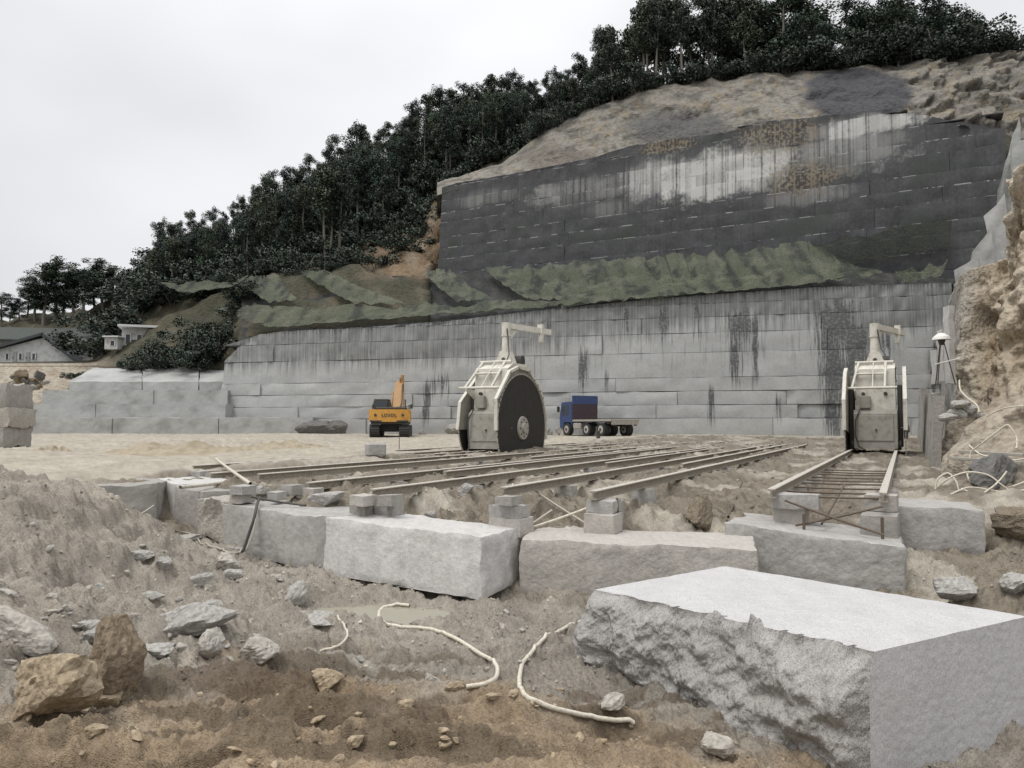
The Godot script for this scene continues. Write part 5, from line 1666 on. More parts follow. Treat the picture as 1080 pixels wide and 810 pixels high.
func wheel_set(o: Node3D, c: Vector3, r: float, w: float, ax: Vector3) -> void:
	var t := part(MB.new(true).cyl(c - ax * w * 0.5, c + ax * w * 0.5, r, r, 22).mesh(), "wheel", M.black_rubber, o)
	for s in [-1, 1]:
		part(MB.new(true).cyl(c + ax * s * w * 0.5, c + ax * s * (w * 0.5 + 0.015), r * 0.6, r * 0.55, 16).mesh(), "rim", M.hub_steel, t)
		part(MB.new(true).cyl(c + ax * s * (w * 0.5 + 0.016), c + ax * s * (w * 0.5 + 0.06), r * 0.22, r * 0.2, 10).mesh(), "hub", M.dark_steel, t)
func excavator() -> void:
	# seen from behind: local -Z is away from the viewer
	var at := at_depth(413, 455.5, 50.0)
	at.y = ground_y(at.x, at.z) + 0.02
	var o := thing("excavator", "orange-yellow crawler excavator seen from behind, boom raised, by the pale wall", "excavator", at, 0.07)
	for s in [-1, 1]:
		var poly := PackedVector2Array()
		for i in 10: poly.append(Vector2(1.45 + 0.37 * sin(PI * i / 9), 0.37 - 0.37 * cos(PI * i / 9)))
		for i in 10: poly.append(Vector2(-1.45 - 0.37 * sin(PI * i / 9), 0.37 + 0.37 * cos(PI * i / 9)))
		var tr := part(MB.new().prism(poly, Vector3.ZERO, Vector3.BACK, Vector3.UP, Vector3.RIGHT, s * 0.62, s * 1.22).mesh(), "crawler_track", M.black_rubber, o)
		for i in 9:
			var t := PI * i / 8
			part(MB.new().box(Vector3(s * 0.92, 0.37 - 0.385 * cos(t), 1.45 + 0.385 * sin(t)), Vector3(0.62, 0.05, 0.07), Basis(Vector3.RIGHT, -t)).mesh(), "grouser", M.dark_steel, tr)
	part(MB.new().box(Vector3(0, 0.55, 0), Vector3(1.3, 0.5, 1.8), Basis.IDENTITY, 0.04).mesh(), "undercarriage", M.dark_steel, o)
	part(MB.new().box(Vector3(0, 0.86, 0.3), Vector3(2.3, 0.14, 3.0), Basis.IDENTITY, 0.03).mesh(), "turntable_deck", M.dark_steel, o)
	# counterweight: curved slab at the rear
	var arc := PackedVector2Array()
	for i in 9:
		var x := lerpf(-1.27, 1.27, i / 8.0)
		arc.append(Vector2(x, 1.95 - 0.22 * pow(absf(x) / 1.27, 2.4)))
	arc.append(Vector2(1.27, 1.0)); arc.append(Vector2(-1.27, 1.0))
	var cw := part(MB.new().prism(arc, Vector3(0, 0.93, 0), Vector3.RIGHT, Vector3.BACK, Vector3.UP, 0.0, 0.78).mesh(), "counterweight", M.excavator_paint, o)
	var tm := TextMesh.new()
	tm.text = "LOVOL"
	tm.font_size = 24
	tm.pixel_size = 0.0125
	tm.depth = 0.02
	var ff := SystemFont.new()
	ff.font_names = PackedStringArray(["Droid Sans"])
	ff.font_weight = 700
	tm.font = ff
	var tx := part(tm, "lettering", M.dark_steel, cw)
	tx.position = Vector3(0.0, 1.34, 1.955)
	for s in [-1, 1]:
		part(MB.new().prism(PackedVector2Array([Vector2(0, 0), Vector2(0.16, 0.05), Vector2(0.1, 0.2), Vector2(-0.03, 0.16)]), Vector3(s * 0.85 - 0.06, 1.25, 1.9), Vector3.RIGHT, Vector3.UP, Vector3.BACK, 0, 0.02).mesh(), "lamp_mark", M.dark_steel, cw)
	part(MB.new().box(Vector3(0, 1.3, 0.0), Vector3(2.4, 0.72, 2.0), Basis.IDENTITY, 0.05).mesh(), "engine_cover", M.excavator_paint, o)
	part(MB.new().box(Vector3(0.1, 1.78, 1.1), Vector3(1.9, 0.14, 1.2), Basis.IDENTITY, 0.04).mesh(), "engine_hood", M.dark_steel, o)
	var cab := part(MB.new().box(Vector3(-0.62, 1.98, -0.1), Vector3(1.0, 0.7, 1.5), Basis.IDENTITY, 0.07).mesh(), "cab", M.dark_steel, o)
	part(MB.new().box(Vector3(-0.62, 2.04, 0.66), Vector3(0.78, 0.4, 0.03)).mesh(), "rear_window", M.tinted_glass, cab)
	part(MB.new().box(Vector3(-0.62, 2.36, -0.1), Vector3(0.96, 0.06, 1.45), Basis.IDENTITY, 0.02).mesh(), "roof", M.dark_steel, cab)
	part(MB.new(true).cyl(Vector3(0.95, 1.7, 1.2), Vector3(0.95, 2.35, 1.2), 0.04, 0.04, 8).mesh(), "exhaust", M.dark_steel, o)
	for s in [-1, 1]:
		part(MB.new(true).tube(PackedVector3Array([Vector3(s * 1.15, 1.68, 0.9), Vector3(s * 1.15, 2.0, 0.88), Vector3(s * 1.15, 2.02, -0.2), Vector3(s * 1.15, 1.68, -0.3)]), 0.025, 6).mesh(), "hand_rail", M.dark_steel, o)
		part(MB.new().box(Vector3(s * 1.24, 1.95, -0.6), Vector3(0.16, 0.28, 0.05)).mesh(), "mirror", M.dark_steel, o)
	part(MB.new().box(Vector3(0.0, 0.98, 1.72), Vector3(2.4, 0.1, 0.42), Basis.IDENTITY, 0.02).mesh(), "lower_skirt", M.dark_steel, cw)
	for x in [-0.35, 0.1, 0.55]:
		part(MB.new().box(Vector3(x, 1.86, 1.2), Vector3(0.3, 0.05, 0.7), Basis.IDENTITY, 0.01).mesh(), "vent", M.dark_steel, o)
	part(MB.new(true).tube(PackedVector3Array([Vector3(0.5, 1.7, 0.0), Vector3(0.6, 2.3, -0.7), Vector3(0.56, 3.0, -1.4), Vector3(0.5, 3.5, -2.4)]), 0.035, 6).mesh(), "hydraulic_hose", M.black_hose, o)
	# boom
	var boom := PackedVector2Array([Vector2(0.2, 1.6), Vector2(-0.25, 1.6), Vector2(-1.6, 3.1), Vector2(-3.0, 3.75), Vector2(-3.05, 3.5), Vector2(-1.4, 2.6)])
	var bm := part(MB.new().prism(boom, Vector3(0.28, 0, 0), Vector3.BACK, Vector3.UP, Vector3.RIGHT, -0.26, 0.26).mesh(), "boom", M.boom_paint, o)
	for s in [-1, 1]:
		part(MB.new(true).cyl(Vector3(0.28 + s * 0.38, 1.5, -0.5), Vector3(0.28 + s * 0.34, 2.9, -1.5), 0.07, 0.06, 10).mesh(), "boom_cylinder", M.boom_paint, bm)
	part(MB.new().prism(PackedVector2Array([Vector2(-2.7, 3.95), Vector2(-3.1, 3.95), Vector2(-3.6, 2.2), Vector2(-3.35, 2.1)]), Vector3(0.42, 0, 0), Vector3.BACK, Vector3.UP, Vector3.RIGHT, -0.14, 0.14).mesh(), "stick", M.boom_paint, o)
	part(MB.new().prism(PackedVector2Array([Vector2(-3.05, 3.6), Vector2(-2.72, 3.6), Vector2(-2.66, 4.15), Vector2(-2.8, 4.2)]), Vector3(0.48, 0, 0), Vector3.BACK, Vector3.UP, Vector3.RIGHT, -0.1, 0.1).mesh(), "stick_head", M.boom_paint, o)
func truck() -> void:
	var at := at_depth(628, 458.4, 48.5)
	at.y = ground_y(at.x, at.z)
	# local -Z is the driving direction: left and away
	var o := thing("flatbed_truck", "blue flatbed truck with tall dark blue and maroon headboard, parked before the wall", "truck", at, deg_to_rad(30))
	o.scale = Vector3.ONE * 0.87
	for z in [-2.0, 0.6, 2.3]:
		for s in [-1, 1]:
			wheel_set(o, Vector3(s * 1.0, 0.46, z), 0.46, 0.34 if z < 0 else 0.5, Vector3.RIGHT)
	for s in [-1, 1]:
		part(MB.new().box(Vector3(s * 0.42, 0.78, 0.2), Vector3(0.12, 0.22, 5.6)).mesh(), "chassis_beam", M.dark_steel, o)
	var cab := part(MB.new().prism(PackedVector2Array([Vector2(-2.95, 0.55), Vector2(-3.0, 1.35), Vector2(-2.75, 2.45), Vector2(-1.4, 2.5), Vector2(-1.4, 0.7), Vector2(-1.55, 0.98), Vector2(-2.42, 0.98), Vector2(-2.55, 0.55)]), Vector3.ZERO, Vector3.BACK, Vector3.UP, Vector3.RIGHT, -1.1, 1.1).mesh(), "cab", M.truck_blue, o)
	for s in [-1, 1]:
		part(MB.new().prism(PackedVector2Array([Vector2(-2.72, 1.5), Vector2(-2.55, 2.25), Vector2(-1.85, 2.28), Vector2(-1.85, 1.5)]), Vector3.ZERO, Vector3.BACK, Vector3.UP, Vector3.RIGHT, s * 1.101, s * 1.115).mesh(), "side_window", M.tinted_glass, cab)
		part(MB.new().box(Vector3(s * 1.32, 1.95, -2.85), Vector3(0.2, 0.42, 0.08)).mesh(), "mirror", M.dark_steel, cab)
	part(MB.new().box(Vector3(0, 2.9 * 0.5 + 0.62, -1.28), Vector3(2.2, 0.9, 0.12)).mesh(), "headboard_lower", M.truck_maroon, o)
	part(MB.new().box(Vector3(0, 2.62, -1.28), Vector3(2.24, 0.62, 0.13)).mesh(), "headboard_upper", M.truck_blue, o)
	part(MB.new().box(Vector3(0, 1.41, -1.28), Vector3(2.18, 0.46, 0.11)).mesh(), "headboard_lower", M.truck_maroon, o)
	for i in 7:
		part(MB.new().box(Vector3(-1.02 + i * 0.34, 1.13, 1.15), Vector3(0.325, 0.06, 4.6), Basis.IDENTITY, 0.01).mesh(), "deck_plank", M.dusty_deck, o)
	for i in 7:
		part(MB.new().box(Vector3(0, 1.03, -0.9 + i * 0.68), Vector3(2.3, 0.12, 0.08)).mesh(), "cross_beam", M.dark_steel, o)
	for s in [-1, 1]:
		part(MB.new().box(Vector3(s * 1.2, 1.1, 1.15), Vector3(0.05, 0.14, 4.6)).mesh(), "side_rail", M.dusty_deck, o)
		part(MB.new().box(Vector3(s * 1.05, 0.72, -0.6), Vector3(0.36, 0.4, 0.95), Basis.IDENTITY, 0.04).mesh(), "fuel_tank", M.dusty_deck, o)
		part(MB.new().box(Vector3(s * 1.0, 0.95, 0.72), Vector3(0.5, 0.04, 1.1)).mesh(), "mudguard", M.dark_steel, o)
	part(MB.new().box(Vector3(0, 0.95, 3.42), Vector3(2.3, 0.3, 0.06)).mesh(), "tailboard", M.dusty_deck, o)
	for s in [-1, 1]:
		part(MB.new().box(Vector3(s * 0.9, 0.78, 3.4), Vector3(0.24, 0.12, 0.05)).mesh(), "tail_lamp", M.truck_maroon, o)

# ---------------------------------------------------------------- houses
func window_on(o: Node3D, c: Vector3, w: float, h: float, b: Basis, called := "window") -> void:
	var f := part(MB.new().box(c, Vector3(w, h, 0.08), b).mesh(), called, M.window_dark, o)
	for s in [-1, 1]:
		part(MB.new().box(c + b * Vector3(s * w * 0.5, 0, 0.03), Vector3(0.08, h + 0.08, 0.08), b).mesh(), "frame", M.white_roof, f)
	part(MB.new().box(c + b * Vector3(0, h * 0.5, 0.03), Vector3(w, 0.08, 0.08), b).mesh(), "lintel", M.white_roof, f)
func build_houses() -> void:
	var up := Vector3.UP
	# gabled shed: the gable faces the viewer
	var z := 81.6
	var a := at_depth(3, 384, z)
	var s := z / FOCAL
	var o := thing("gabled_shed", "pale gabled workers' shed with dark roof edges and a row of doors", "building", a)
	var gable := PackedVector2Array([Vector2(-4 * s, 0), Vector2(75 * s, 0), Vector2(75 * s, 3 * s), Vector2(42 * s, 28 * s), Vector2(-4 * s, 16 * s)])
	part(MB.new().prism(gable, Vector3.ZERO, Vector3.RIGHT, up, Vector3.FORWARD, 0.0, 0.9).mesh(), "wall", M.white_wall, o)
	for k in [[-8, 15, 44, 30.5], [42, 30.5, 80, 1.0]]:
		var p := Vector2(k[0], k[1]) * s
		var q := Vector2(k[2], k[3]) * s
		var d := (q - p).normalized()
		var n := Vector2(-d.y, d.x) * 0.28
		part(MB.new().prism(PackedVector2Array([p, q, q + n, p + n]), Vector3.ZERO, Vector3.RIGHT, up, Vector3.FORWARD, -0.5, 0.95).mesh(), "roof", M.roof_trim, o)
	for k in [[2, 5, 12], [9, 5, 13], [16, 5, 14], [23, 6, 16], [30, 6, 17]]:
		if k[0] == 23 or k[0] == 9:
			var dr := part(MB.new().box(Vector3((k[0] + 3.5) * s, 6.5 * s, 0.04), Vector3(4.2 * s, 13 * s, 0.08)).mesh(), "door", M.grey_wall, o)
			part(MB.new().box(Vector3((k[0] + 2.0) * s, 6.5 * s, 0.1), Vector3(0.06, 0.18, 0.06)).mesh(), "handle", M.dark_steel, dr)
		else:
			window_on(o, Vector3((k[0] + 3.0) * s, 8.5 * s, 0.05), 3.6 * s, 6.0 * s, Basis.IDENTITY)
	# long grey shed with green roof behind it
	z = 83.0
	s = z / FOCAL
	a = at_depth(-40, 383, z)
	o = thing("green_roofed_shed", "long grey shed with a dark green sloping roof behind the gabled shed", "building", a)
	part(MB.new().prism(PackedVector2Array([Vector2(0, 0), Vector2(138 * s, 0), Vector2(138 * s, 26 * s), Vector2(0, 26 * s)]), Vector3.ZERO, Vector3.RIGHT, up, Vector3.FORWARD, 0.0, 8.0).mesh(), "wall", M.grey_wall, o)
	var ro := [Vector3(-0.5, 25 * s, 0.6), Vector3(140 * s, 21 * s, 0.6), Vector3(122 * s, 40 * s, -4.0), Vector3(0, 42 * s, -4.0)]
	var rq := []
	for p in ro: rq.append(p)
	for p in ro: rq.append(p + Vector3(0, 0.15, 0))
	part(MB.new().hexa(rq).mesh(), "roof", M.green_roof, o)
	for i in 4:
		part(MB.new().box(Vector3((56 + i * 20) * s, 12.5 * s, 0.05), Vector3(0.16, 25 * s, 0.12)).mesh(), "post", M.grey_wall, o)
	for i in 2:
		window_on(o, Vector3((106 + i * 18) * s, 13 * s, 0.05), 6 * s, 7 * s, Basis.IDENTITY)
	# white house on the rise
	z = 74.0
	s = z / FOCAL
	a = at_depth(128, 371, z)
	o = thing("white_house", "low white house with a flat overhanging roof on the wooded rise", "building", a)
	var bb := Basis(up, 0.35)
	part(MB.new().box(bb * Vector3(30 * s, 11 * s, -2.5), Vector3(60 * s, 30 * s, 5.0), bb).mesh(), "wall", M.white_wall, o)
	part(MB.new().box(bb * Vector3(33 * s, 27 * s, -2.2), Vector3(72 * s, 0.22, 6.4), bb).mesh(), "roof", M.white_roof, o)
	for i in 4:
		window_on(o, bb * Vector3((6 + i * 11) * s, 14 * s, 0.03), 5 * s, 10 * s, bb)
	# small white hut left of it
	var c := at_depth(110, 366, 73.0)
	var vs := 73.0 / FOCAL
	o = thing("white_hut", "small white hut with a dark opening beside the white house", "hut", c)
	part(MB.new().box(Vector3(7 * vs, 4 * vs, -0.9), Vector3(14 * vs, 13 * vs, 1.8), Basis.IDENTITY, 0.03).mesh(), "wall", M.white_wall, o)
	part(MB.new().box(Vector3(7.5 * vs, 11 * vs, -0.85), Vector3(17 * vs, 0.12, 2.3), Basis.IDENTITY, 0.02).mesh(), "roof", M.white_roof, o)
	window_on(o, Vector3(9 * vs, 4.5 * vs, 0.03), 5 * vs, 5 * vs, Basis.IDENTITY, "window")

# ---------------------------------------------------------------- hoses, lamp, small things
func hose(pts: Array, r: float, m: String, label: String, on_ground := true, depth := 0.0, lift := 0.0, called := "hose", group := "") -> void:
	var cv := Curve3D.new()
	var w := []
	for k in pts:
		var p: Vector3 = (hit(k[0], k[1]) if on_ground else at_depth(k[0], k[1], k[2] if k.size() > 2 else depth))
		w.append(p + Vector3(0, r + lift, 0))
	for i in w.size():
		var t: Vector3 = (w[mini(i + 1, w.size() - 1)] - w[maxi(i - 1, 0)]) * (0.17 if i > 0 and i < w.size() - 1 else 0.1)
		cv.add_point(w[i], -t, t)
	var c: Vector3 = w[0]
	var fine_pts := PackedVector3Array()
	var n := maxi(24, int(cv.get_baked_length() / 0.05))
	for i in n + 1:
		var p := cv.sample_baked(cv.get_baked_length() * i / n, true)
		if on_ground:
			var gy := ground_y(p.x, p.z) + r * 0.9
			p.y = maxf(p.y, gy) if lift == 0.0 else p.y
			p.y = minf(p.y, gy + 0.03)
		fine_pts.append(p - c)
	if on_ground:
		for it in 3:
			var q := fine_pts.duplicate()
			for i in range(1, fine_pts.size() - 1):
				var sum := 0.0
				var cnt := 0
				for e in range(maxi(0, i - 3), mini(fine_pts.size(), i + 4)):
					sum += q[e].y
					cnt += 1
				fine_pts[i].y = maxf(sum / cnt, ground_y(c.x + fine_pts[i].x, c.z + fine_pts[i].z) + r * 0.55 - c.y)
	var o := part(MB.new(true).tube(fine_pts, r, 8).mesh(), called, M[m])
	o.position = c
	tag(o, label, "hose", group)
func build_small() -> void:
	hose([[432, 640], [412, 641], [400, 648], [406, 658], [440, 667], [480, 679], [508, 693], [524, 707], [518, 719], [492, 727]], 0.018, "white_hose", "cream hose lying in a loose curve on the grey mud before the tapered block")
	hose([[622, 650], [592, 668], [562, 694], [549, 713], [552, 732], [576, 750], [612, 760], [668, 765]], 0.018, "white_hose", "cream hose bending round under the big sawn block")
	hose([[356, 650], [362, 660], [366, 673], [352, 684], [338, 688]], 0.010, "white_hose", "short thin pale hose sticking out of the puddle's edge")
	hose([[185, 561], [200, 565], [218, 575], [236, 583], [252, 586], [262, 579], [264, 572]], 0.013, "rope_grey", "pale grey hose curving on the gravel below the brownish block")
	var d := 10.75
	hose([[274, 526, 11.4], [271, 534, 10.95], [268, 548, 10.78], [262, 566, 10.72], [256, 584, 10.65]], 0.02, "black_hose", "black hose hanging over the brownish grey block", false, d)
	hose([[270, 548, 10.74], [266, 566, 10.66], [260, 580, 10.6]], 0.012, "rope_grey", "thin pale line beside the black hose", false, d)
	hose([[108, 529, 12.0], [125, 543, 11.4], [134, 549, 11.2], [150, 542, 11.4], [162, 534, 11.8]], 0.012, "rope_grey", "slack grey line in front of the dark slab edge", false, 12.0)
	# tangle of white hoses on the right bank
	var tz := [
		[[985, 522, 13], [990, 505, 13], [1000, 500, 13], [1008, 508, 12.9], [1012, 522, 12.8]],
		[[986, 518, 13], [1000, 506, 12.8], [1020, 499, 12.7], [1042, 502, 12.6], [1056, 512, 12.5], [1070, 522, 12.4]],
		[[1022, 487, 14], [1024, 478, 14], [1036, 468, 13.8], [1052, 456, 13.6], [1062, 449, 13.5], [1072, 462, 13.4], [1072, 474, 13.3]],
		[[1040, 440, 15], [1052, 434, 14.8], [1066, 430, 14.5], [1090, 429, 14]],
		[[1020, 500, 13], [1023, 508, 12.9], [1034, 516, 12.8], [1048, 520, 12.7], [1062, 516, 12.6], [1084, 508, 12.5]],
		[[1000, 524, 12.4], [1022, 515, 12.4], [1044, 518, 12.4], [1066, 520, 12.3], [1088, 516, 12.2]],
		[[1014, 516, 12.6], [1034, 522, 12.4], [1054, 508, 12.4], [1062, 498, 12.4]],
		[[1022, 470, 14.5], [1034, 480, 14.2], [1052, 484, 14], [1072, 486, 13.8], [1092, 482, 13.6]],
		[[1012, 402, 19], [1013, 412, 18.5], [1020, 420, 18], [1030, 428, 17.5], [1033, 436, 17.2]],
	]
	var words := ["small upright loop of cream hose beside the flat-topped block", "wide arched cream hose over the dark boulder", "cream hose looping up the bank above the dark boulder", "cream hose running off across the brown bank", "cream hose sagging in front of the dark boulder", "lowest cream hose lying behind the flat-topped block", "short cream hose crossing the others at a slant", "cream hose lying on the planks of the bank", "cream hose dropping from the split slabs"]
	for i in tz.size():
		hose(tz[i], 0.0145 if i < 8 else 0.02, "white_hose", words[i], false, 13.0)
	# lamp on a tripod
	var lp := at_depth(993, 358, 21.0)
	var foot := lp + Vector3(0, -1.25, 0)
	var o := thing("lamp_tripod", "white dish work lamp on a thin steel tripod by the split slabs", "lamp", foot)
	for i in 3:
		var a := TAU * i / 3.0 + 0.4
		part(MB.new(true).cyl(Vector3(cos(a) * 0.3, 0, sin(a) * 0.3), Vector3(cos(a) * 0.06, 1.15, sin(a) * 0.06), 0.016, 0.013, 7).mesh(), "leg", M.dark_steel, o)
	part(MB.new(true).cyl(Vector3(-0.28, 0.55, 0.15), Vector3(0.42, 0.72, 0.1), 0.018, 0.018, 7).mesh(), "brace", M.lamp_white, o)
	part(MB.new(true).cyl(Vector3(0, 1.1, 0), Vector3(0, 1.24, 0), 0.06, 0.1, 12).mesh(), "neck", M.dark_steel, o)
	part(MB.new(true).cyl(Vector3(0, 1.24, 0), Vector3(0, 1.32, 0), 0.24, 0.21, 24).mesh(), "dish_rim", M.lamp_white, o)
	part(MB.new(true).cyl(Vector3(0, 1.32, 0), Vector3(0, 1.42, 0), 0.21, 0.08, 24).mesh(), "dish_top", M.lamp_white, o)
	# loose planks on the bank
	for k in [[1004, 483, 1078, 488, 14.2, "long grey plank lying on the bank under the hoses"], [1012, 476, 1080, 480, 14.6, "upper grey plank lying on the bank under the hoses"]]:
		var a := at_depth(k[0], k[1], k[4])
		var b := at_depth(k[2], k[3], k[4] - 0.8)
		var e := (b - a)
		var bb := Basis(e.normalized(), Vector3.UP, e.normalized().cross(Vector3.UP))
		var pl := part(MB.new().box(Vector3.ZERO, Vector3(e.length(), 0.05, 0.16), bb, 0.006).mesh(), "plank", M.dusty_deck)
		pl.position = (a + b) * 0.5
		tag(pl, k[5], "plank")
	# sand heaps on the floor
	for k in [[52, 476, 62, 13, 25.0, "low pale sand heap beside the three-block stack"], [190, 479, 190, 20, 23.5, "long low sand heap across the pale floor"], [300, 477, 120, 13, 24.5, "smaller sand heap at the end of the long one"]]:
		var c := at_depth(k[0], k[1], k[4])
		var rx: float = k[2] * k[4] / FOCAL * 0.5
		var hh: float = k[3] * k[4] / FOCAL
		var g := []
		var cols := PackedColorArray()
		for i in 25:
			var row := []
			for j in 61:
				var u := j / 30.0 - 1.0
				var t := i / 12.0 - 1.0
				var rr := clampf(1.0 - sqrt(u * u + t * t), 0.0, 1.0)
				var e := hh * pow(rr, 0.7) * (0.75 + 0.7 * fbm.get_noise_2d(u * 3.0 + k[0], t * 2.0)) + 0.08 * fine.get_noise_2d(u * 12.0, t * 6.0 + k[0]) * sm(0.0, 0.3, rr)
				row.append(Vector3(u * rx, e - 0.12, t * minf(rx, 1.6)))
				var n := fine.get_noise_2d(u * 6.0 + k[0], t * 4.0)
				cols.append(Color(0.52, 0.45, 0.335).lerp(Color(0.40, 0.34, 0.245), sm(-0.1, 0.4, n)))
			g.append(row)
		var hp := part(sheet(g, cols), "sand_heap", M.soil)
		hp.position = Vector3(c.x, ground_y(c.x, c.z), c.z)
		tag(hp, k[5], "sand heap")
	# rubble along the wall foot and near the excavator
	for k in [[336, 456, 54.0, 2.6, 1.0, "left dark grey boulder lying beside the excavator"], [356, 456, 54.0, 2.2, 0.95, "right dark grey boulder lying beside the excavator"]]:
		var c := at_depth(k[0], k[1], k[2])
		var b := part(boulder(Vector3(k[3], k[4] * 1.25, 1.4), 950 + int(k[0])), "boulder", M.dark_stone)
		b.position = Vector3(c.x, ground_y(c.x, c.z) + k[4] * 0.35, c.z)
		tag(b, k[5], "boulder")
	var r := RandomNumberGenerator.new()
	r.seed = 77
	for i in 26:
		var px := lerpf(445, 600, r.randf()) if i < 16 else lerpf(250, 330, r.randf())
		var c := at_depth(px, 455, low_z(px) - 1.6 - r.randf() * 0.8)
		var sz := r.randf_range(0.5, 1.1)
		var b := part(boulder(Vector3(sz * 1.3, sz, sz), 960 + i, 8), "rubble_stone", M[["granite_grey", "rock_grey"][i % 2]])
		b.position = Vector3(c.x, ground_y(c.x, c.z) + sz * 0.2, c.z)
		b.rotation.y = r.randf() * TAU
		tag(b, "grey rubble stone at the foot of the long pale wall", "rock", "rubble along the wall foot")
	for i in 22:
		var px := lerpf(14, 48, r.randf())
		var c := at_depth(px, lerpf(394, 409, r.randf()), 60.0 + r.randf() * 2.0)
		var sz := r.randf_range(0.5, 1.0)
		var b := part(boulder(Vector3(sz * 1.5, sz * 0.7, sz), 990 + i, 7), "debris_stone", M[["rock_mud", "rock_grey", "dark_stone"][i % 3]])
		b.position = c
		b.rotation = Vector3(r.randf() * 0.6, r.randf() * TAU, r.randf() * 0.6)
		tag(b, "brownish broken stone in the debris pile on the sandy ramp", "rock", "debris pile on the ramp")
	# stake and small marker on the floor
	var sk := hit(421, 474)
	rod(sk, sk + Vector3(0, 0.55, 0), 0.014, "rod_steel", "survey_stake", "thin stake standing on the pale floor left of the saw", "", "stake")
	var mk := hit(631, 466)
	var hm := part(boulder(Vector3(0.75, 0.34, 0.6), 1100, 10), "sand_mound", M.granite_pale2)
	hm.position = mk
	tag(hm, "small pale dirt mound between the rails below the truck", "mound")
	var mt := part(MB.new(true).cyl(Vector3(0, 0, 0), Vector3(0, 0.34, 0), 0.11, 0.07, 10).cyl(Vector3(0, 0.341, 0), Vector3(0, 0.42, 0), 0.1, 0.09, 10).mesh(), "steel_bollard", M.dark_steel)
	mt.position = mk + Vector3(0, 0.1, 0)
	tag(mt, "short dark steel bollard on the small pale mound", "bollard")
	var bl := hit(396, 480)
	var bs := part(MB.new().box(Vector3(0, 0.15, 0), Vector3(0.5, 0.32, 0.35), Basis(Vector3.UP, 0.4), 0.03).mesh(), "loose_stone", M.granite_dusty)
	bs.position = bl
	tag(bs, "small squared stone beside the rails left of the saw", "stone")
func build_rocks() -> void:
	rock(208, 668, Vector3(0.78, 0.34, 0.5), 0.2, 1201, "rock_light", "large pale wedge-shaped rock overhanging the dark mud", "", 0.2, 0.1)
	rock(124, 738, Vector3(0.40, 0.66, 0.36), 0.5, 1202, "rock_mud", "upright brown rock standing on edge in the mud", "", 0.14, 0.12)
	rock(50, 745, Vector3(0.56, 0.44, 0.5), -0.3, 1203, "rock_mud2", "big yellow-brown boulder beside the upright rock", "", 0.16, 0.3)
	rock(115, 742, Vector3(0.2, 0.11, 0.16), 0.8, 1204, "rock_mud2", "small flat brown stone at the upright rock's foot", "", 0.2)
	rock(22, 676, Vector3(0.62, 0.26, 0.36), -0.3, 1205, "rock_grey", "long grey rock poking out of the earth pile", "", 0.25, -0.35)
	rock(165, 692, Vector3(0.34, 0.10, 0.2), 0.05, 1206, "rock_light", "thin white slab below the wedge-shaped rock", "", 0.1)
	rock(97, 664, Vector3(0.24, 0.10, 0.18), 0.5, 1207, "rock_light", "pale flat stone above the upright rock", "", 0.2)
	rock(104, 678, Vector3(0.22, 0.14, 0.2), 0.1, 1208, "rock_light", "pale lumpy stone just behind the upright rock", "", 0.2)
	rock(160, 632, Vector3(0.22, 0.10, 0.14), 0.1, 1209, "rock_light", "small pale flake on the gravel slope", "", 0.2)
	rock(208, 616, Vector3(0.30, 0.13, 0.12), 0.6, 1210, "rock_light", "sharp pale sliver of stone near a grey cube", "", 0.2, 0.4)
	rock(239, 600, Vector3(0.34, 0.28, 0.28), 0.7, 1211, "rock_grey", "grey cube-like stone below the brownish block", "", 0.2)
	rock(250, 609, Vector3(0.32, 0.12, 0.22), 0.0, 1212, "rock_light", "flat pale stone touching the grey cube-like stone", "", 0.2)
	rock(150, 590, Vector3(0.20, 0.14, 0.15), 0.4, 1213, "rock_light", "white stone on the upper gravel slope", "", 0.2)
	rock(174, 600, Vector3(0.18, 0.17, 0.14), 0.9, 1214, "rock_light", "upright white stone on the gravel slope", "", 0.15)
	rock(222, 642, Vector3(0.26, 0.09, 0.2), 0.3, 1215, "rock_light", "thin white flake leaning behind the wedge-shaped rock", "", 0.1, 0.3)
	rock(274, 690, Vector3(0.36, 0.16, 0.3), 0.0, 1216, "rock_grey", "flat grey stone right of the wedge-shaped rock", "", 0.25)
	rock(222, 690, Vector3(0.28, 0.22, 0.3), 0.3, 1217, "rock_grey", "squat grey stone under the wedge-shaped rock", "", 0.25)
	rock(346, 722, Vector3(0.26, 0.17, 0.22), 0.2, 1218, "rock_mud2", "crumbly brown clod beside the wheel ruts", "", 0.2)
	rock(1010, 633, Vector3(0.62, 0.3, 0.5), 0.1, 1219, "rock_light", "pale squared stone behind the big sawn block's far corner", "", 0.15)
	rock(1072, 622, Vector3(0.4, 0.22, 0.3), 0.5, 1220, "rock_light", "pale stone on the earth heap behind the big sawn block", "", 0.2, 0.3)
	rock(648, 748, Vector3(0.22, 0.15, 0.2), 0.5, 1221, "rock_grey", "grey stone in the dark gap under the big sawn block", "", 0.2)
	rock(752, 792, Vector3(0.24, 0.16, 0.2), 0.2, 1222, "rock_grey", "rounded stone propping the big sawn block's torn side", "", 0.2)
	rock(330, 653, Vector3(0.95, 0.16, 0.5), 0.15, 1223, "rock_light", "flat pale slab at the puddle's left edge", "", 0.6)
	rock(312, 632, Vector3(0.4, 0.2, 0.3), 0.9, 1224, "rock_light", "tilted pale stone behind the puddle", "", 0.3, 0.5)
	rock(195, 567, Vector3(0.75, 0.12, 0.5), 0.0, 1225, "rock_light", "flat pale rock sheet showing through the upper gravel", "", 0.55)
	rock(255, 577, Vector3(0.8, 0.12, 0.4), 0.1, 1226, "rock_light", "flat pale rock sheet below the brownish block's foot", "", 0.55)
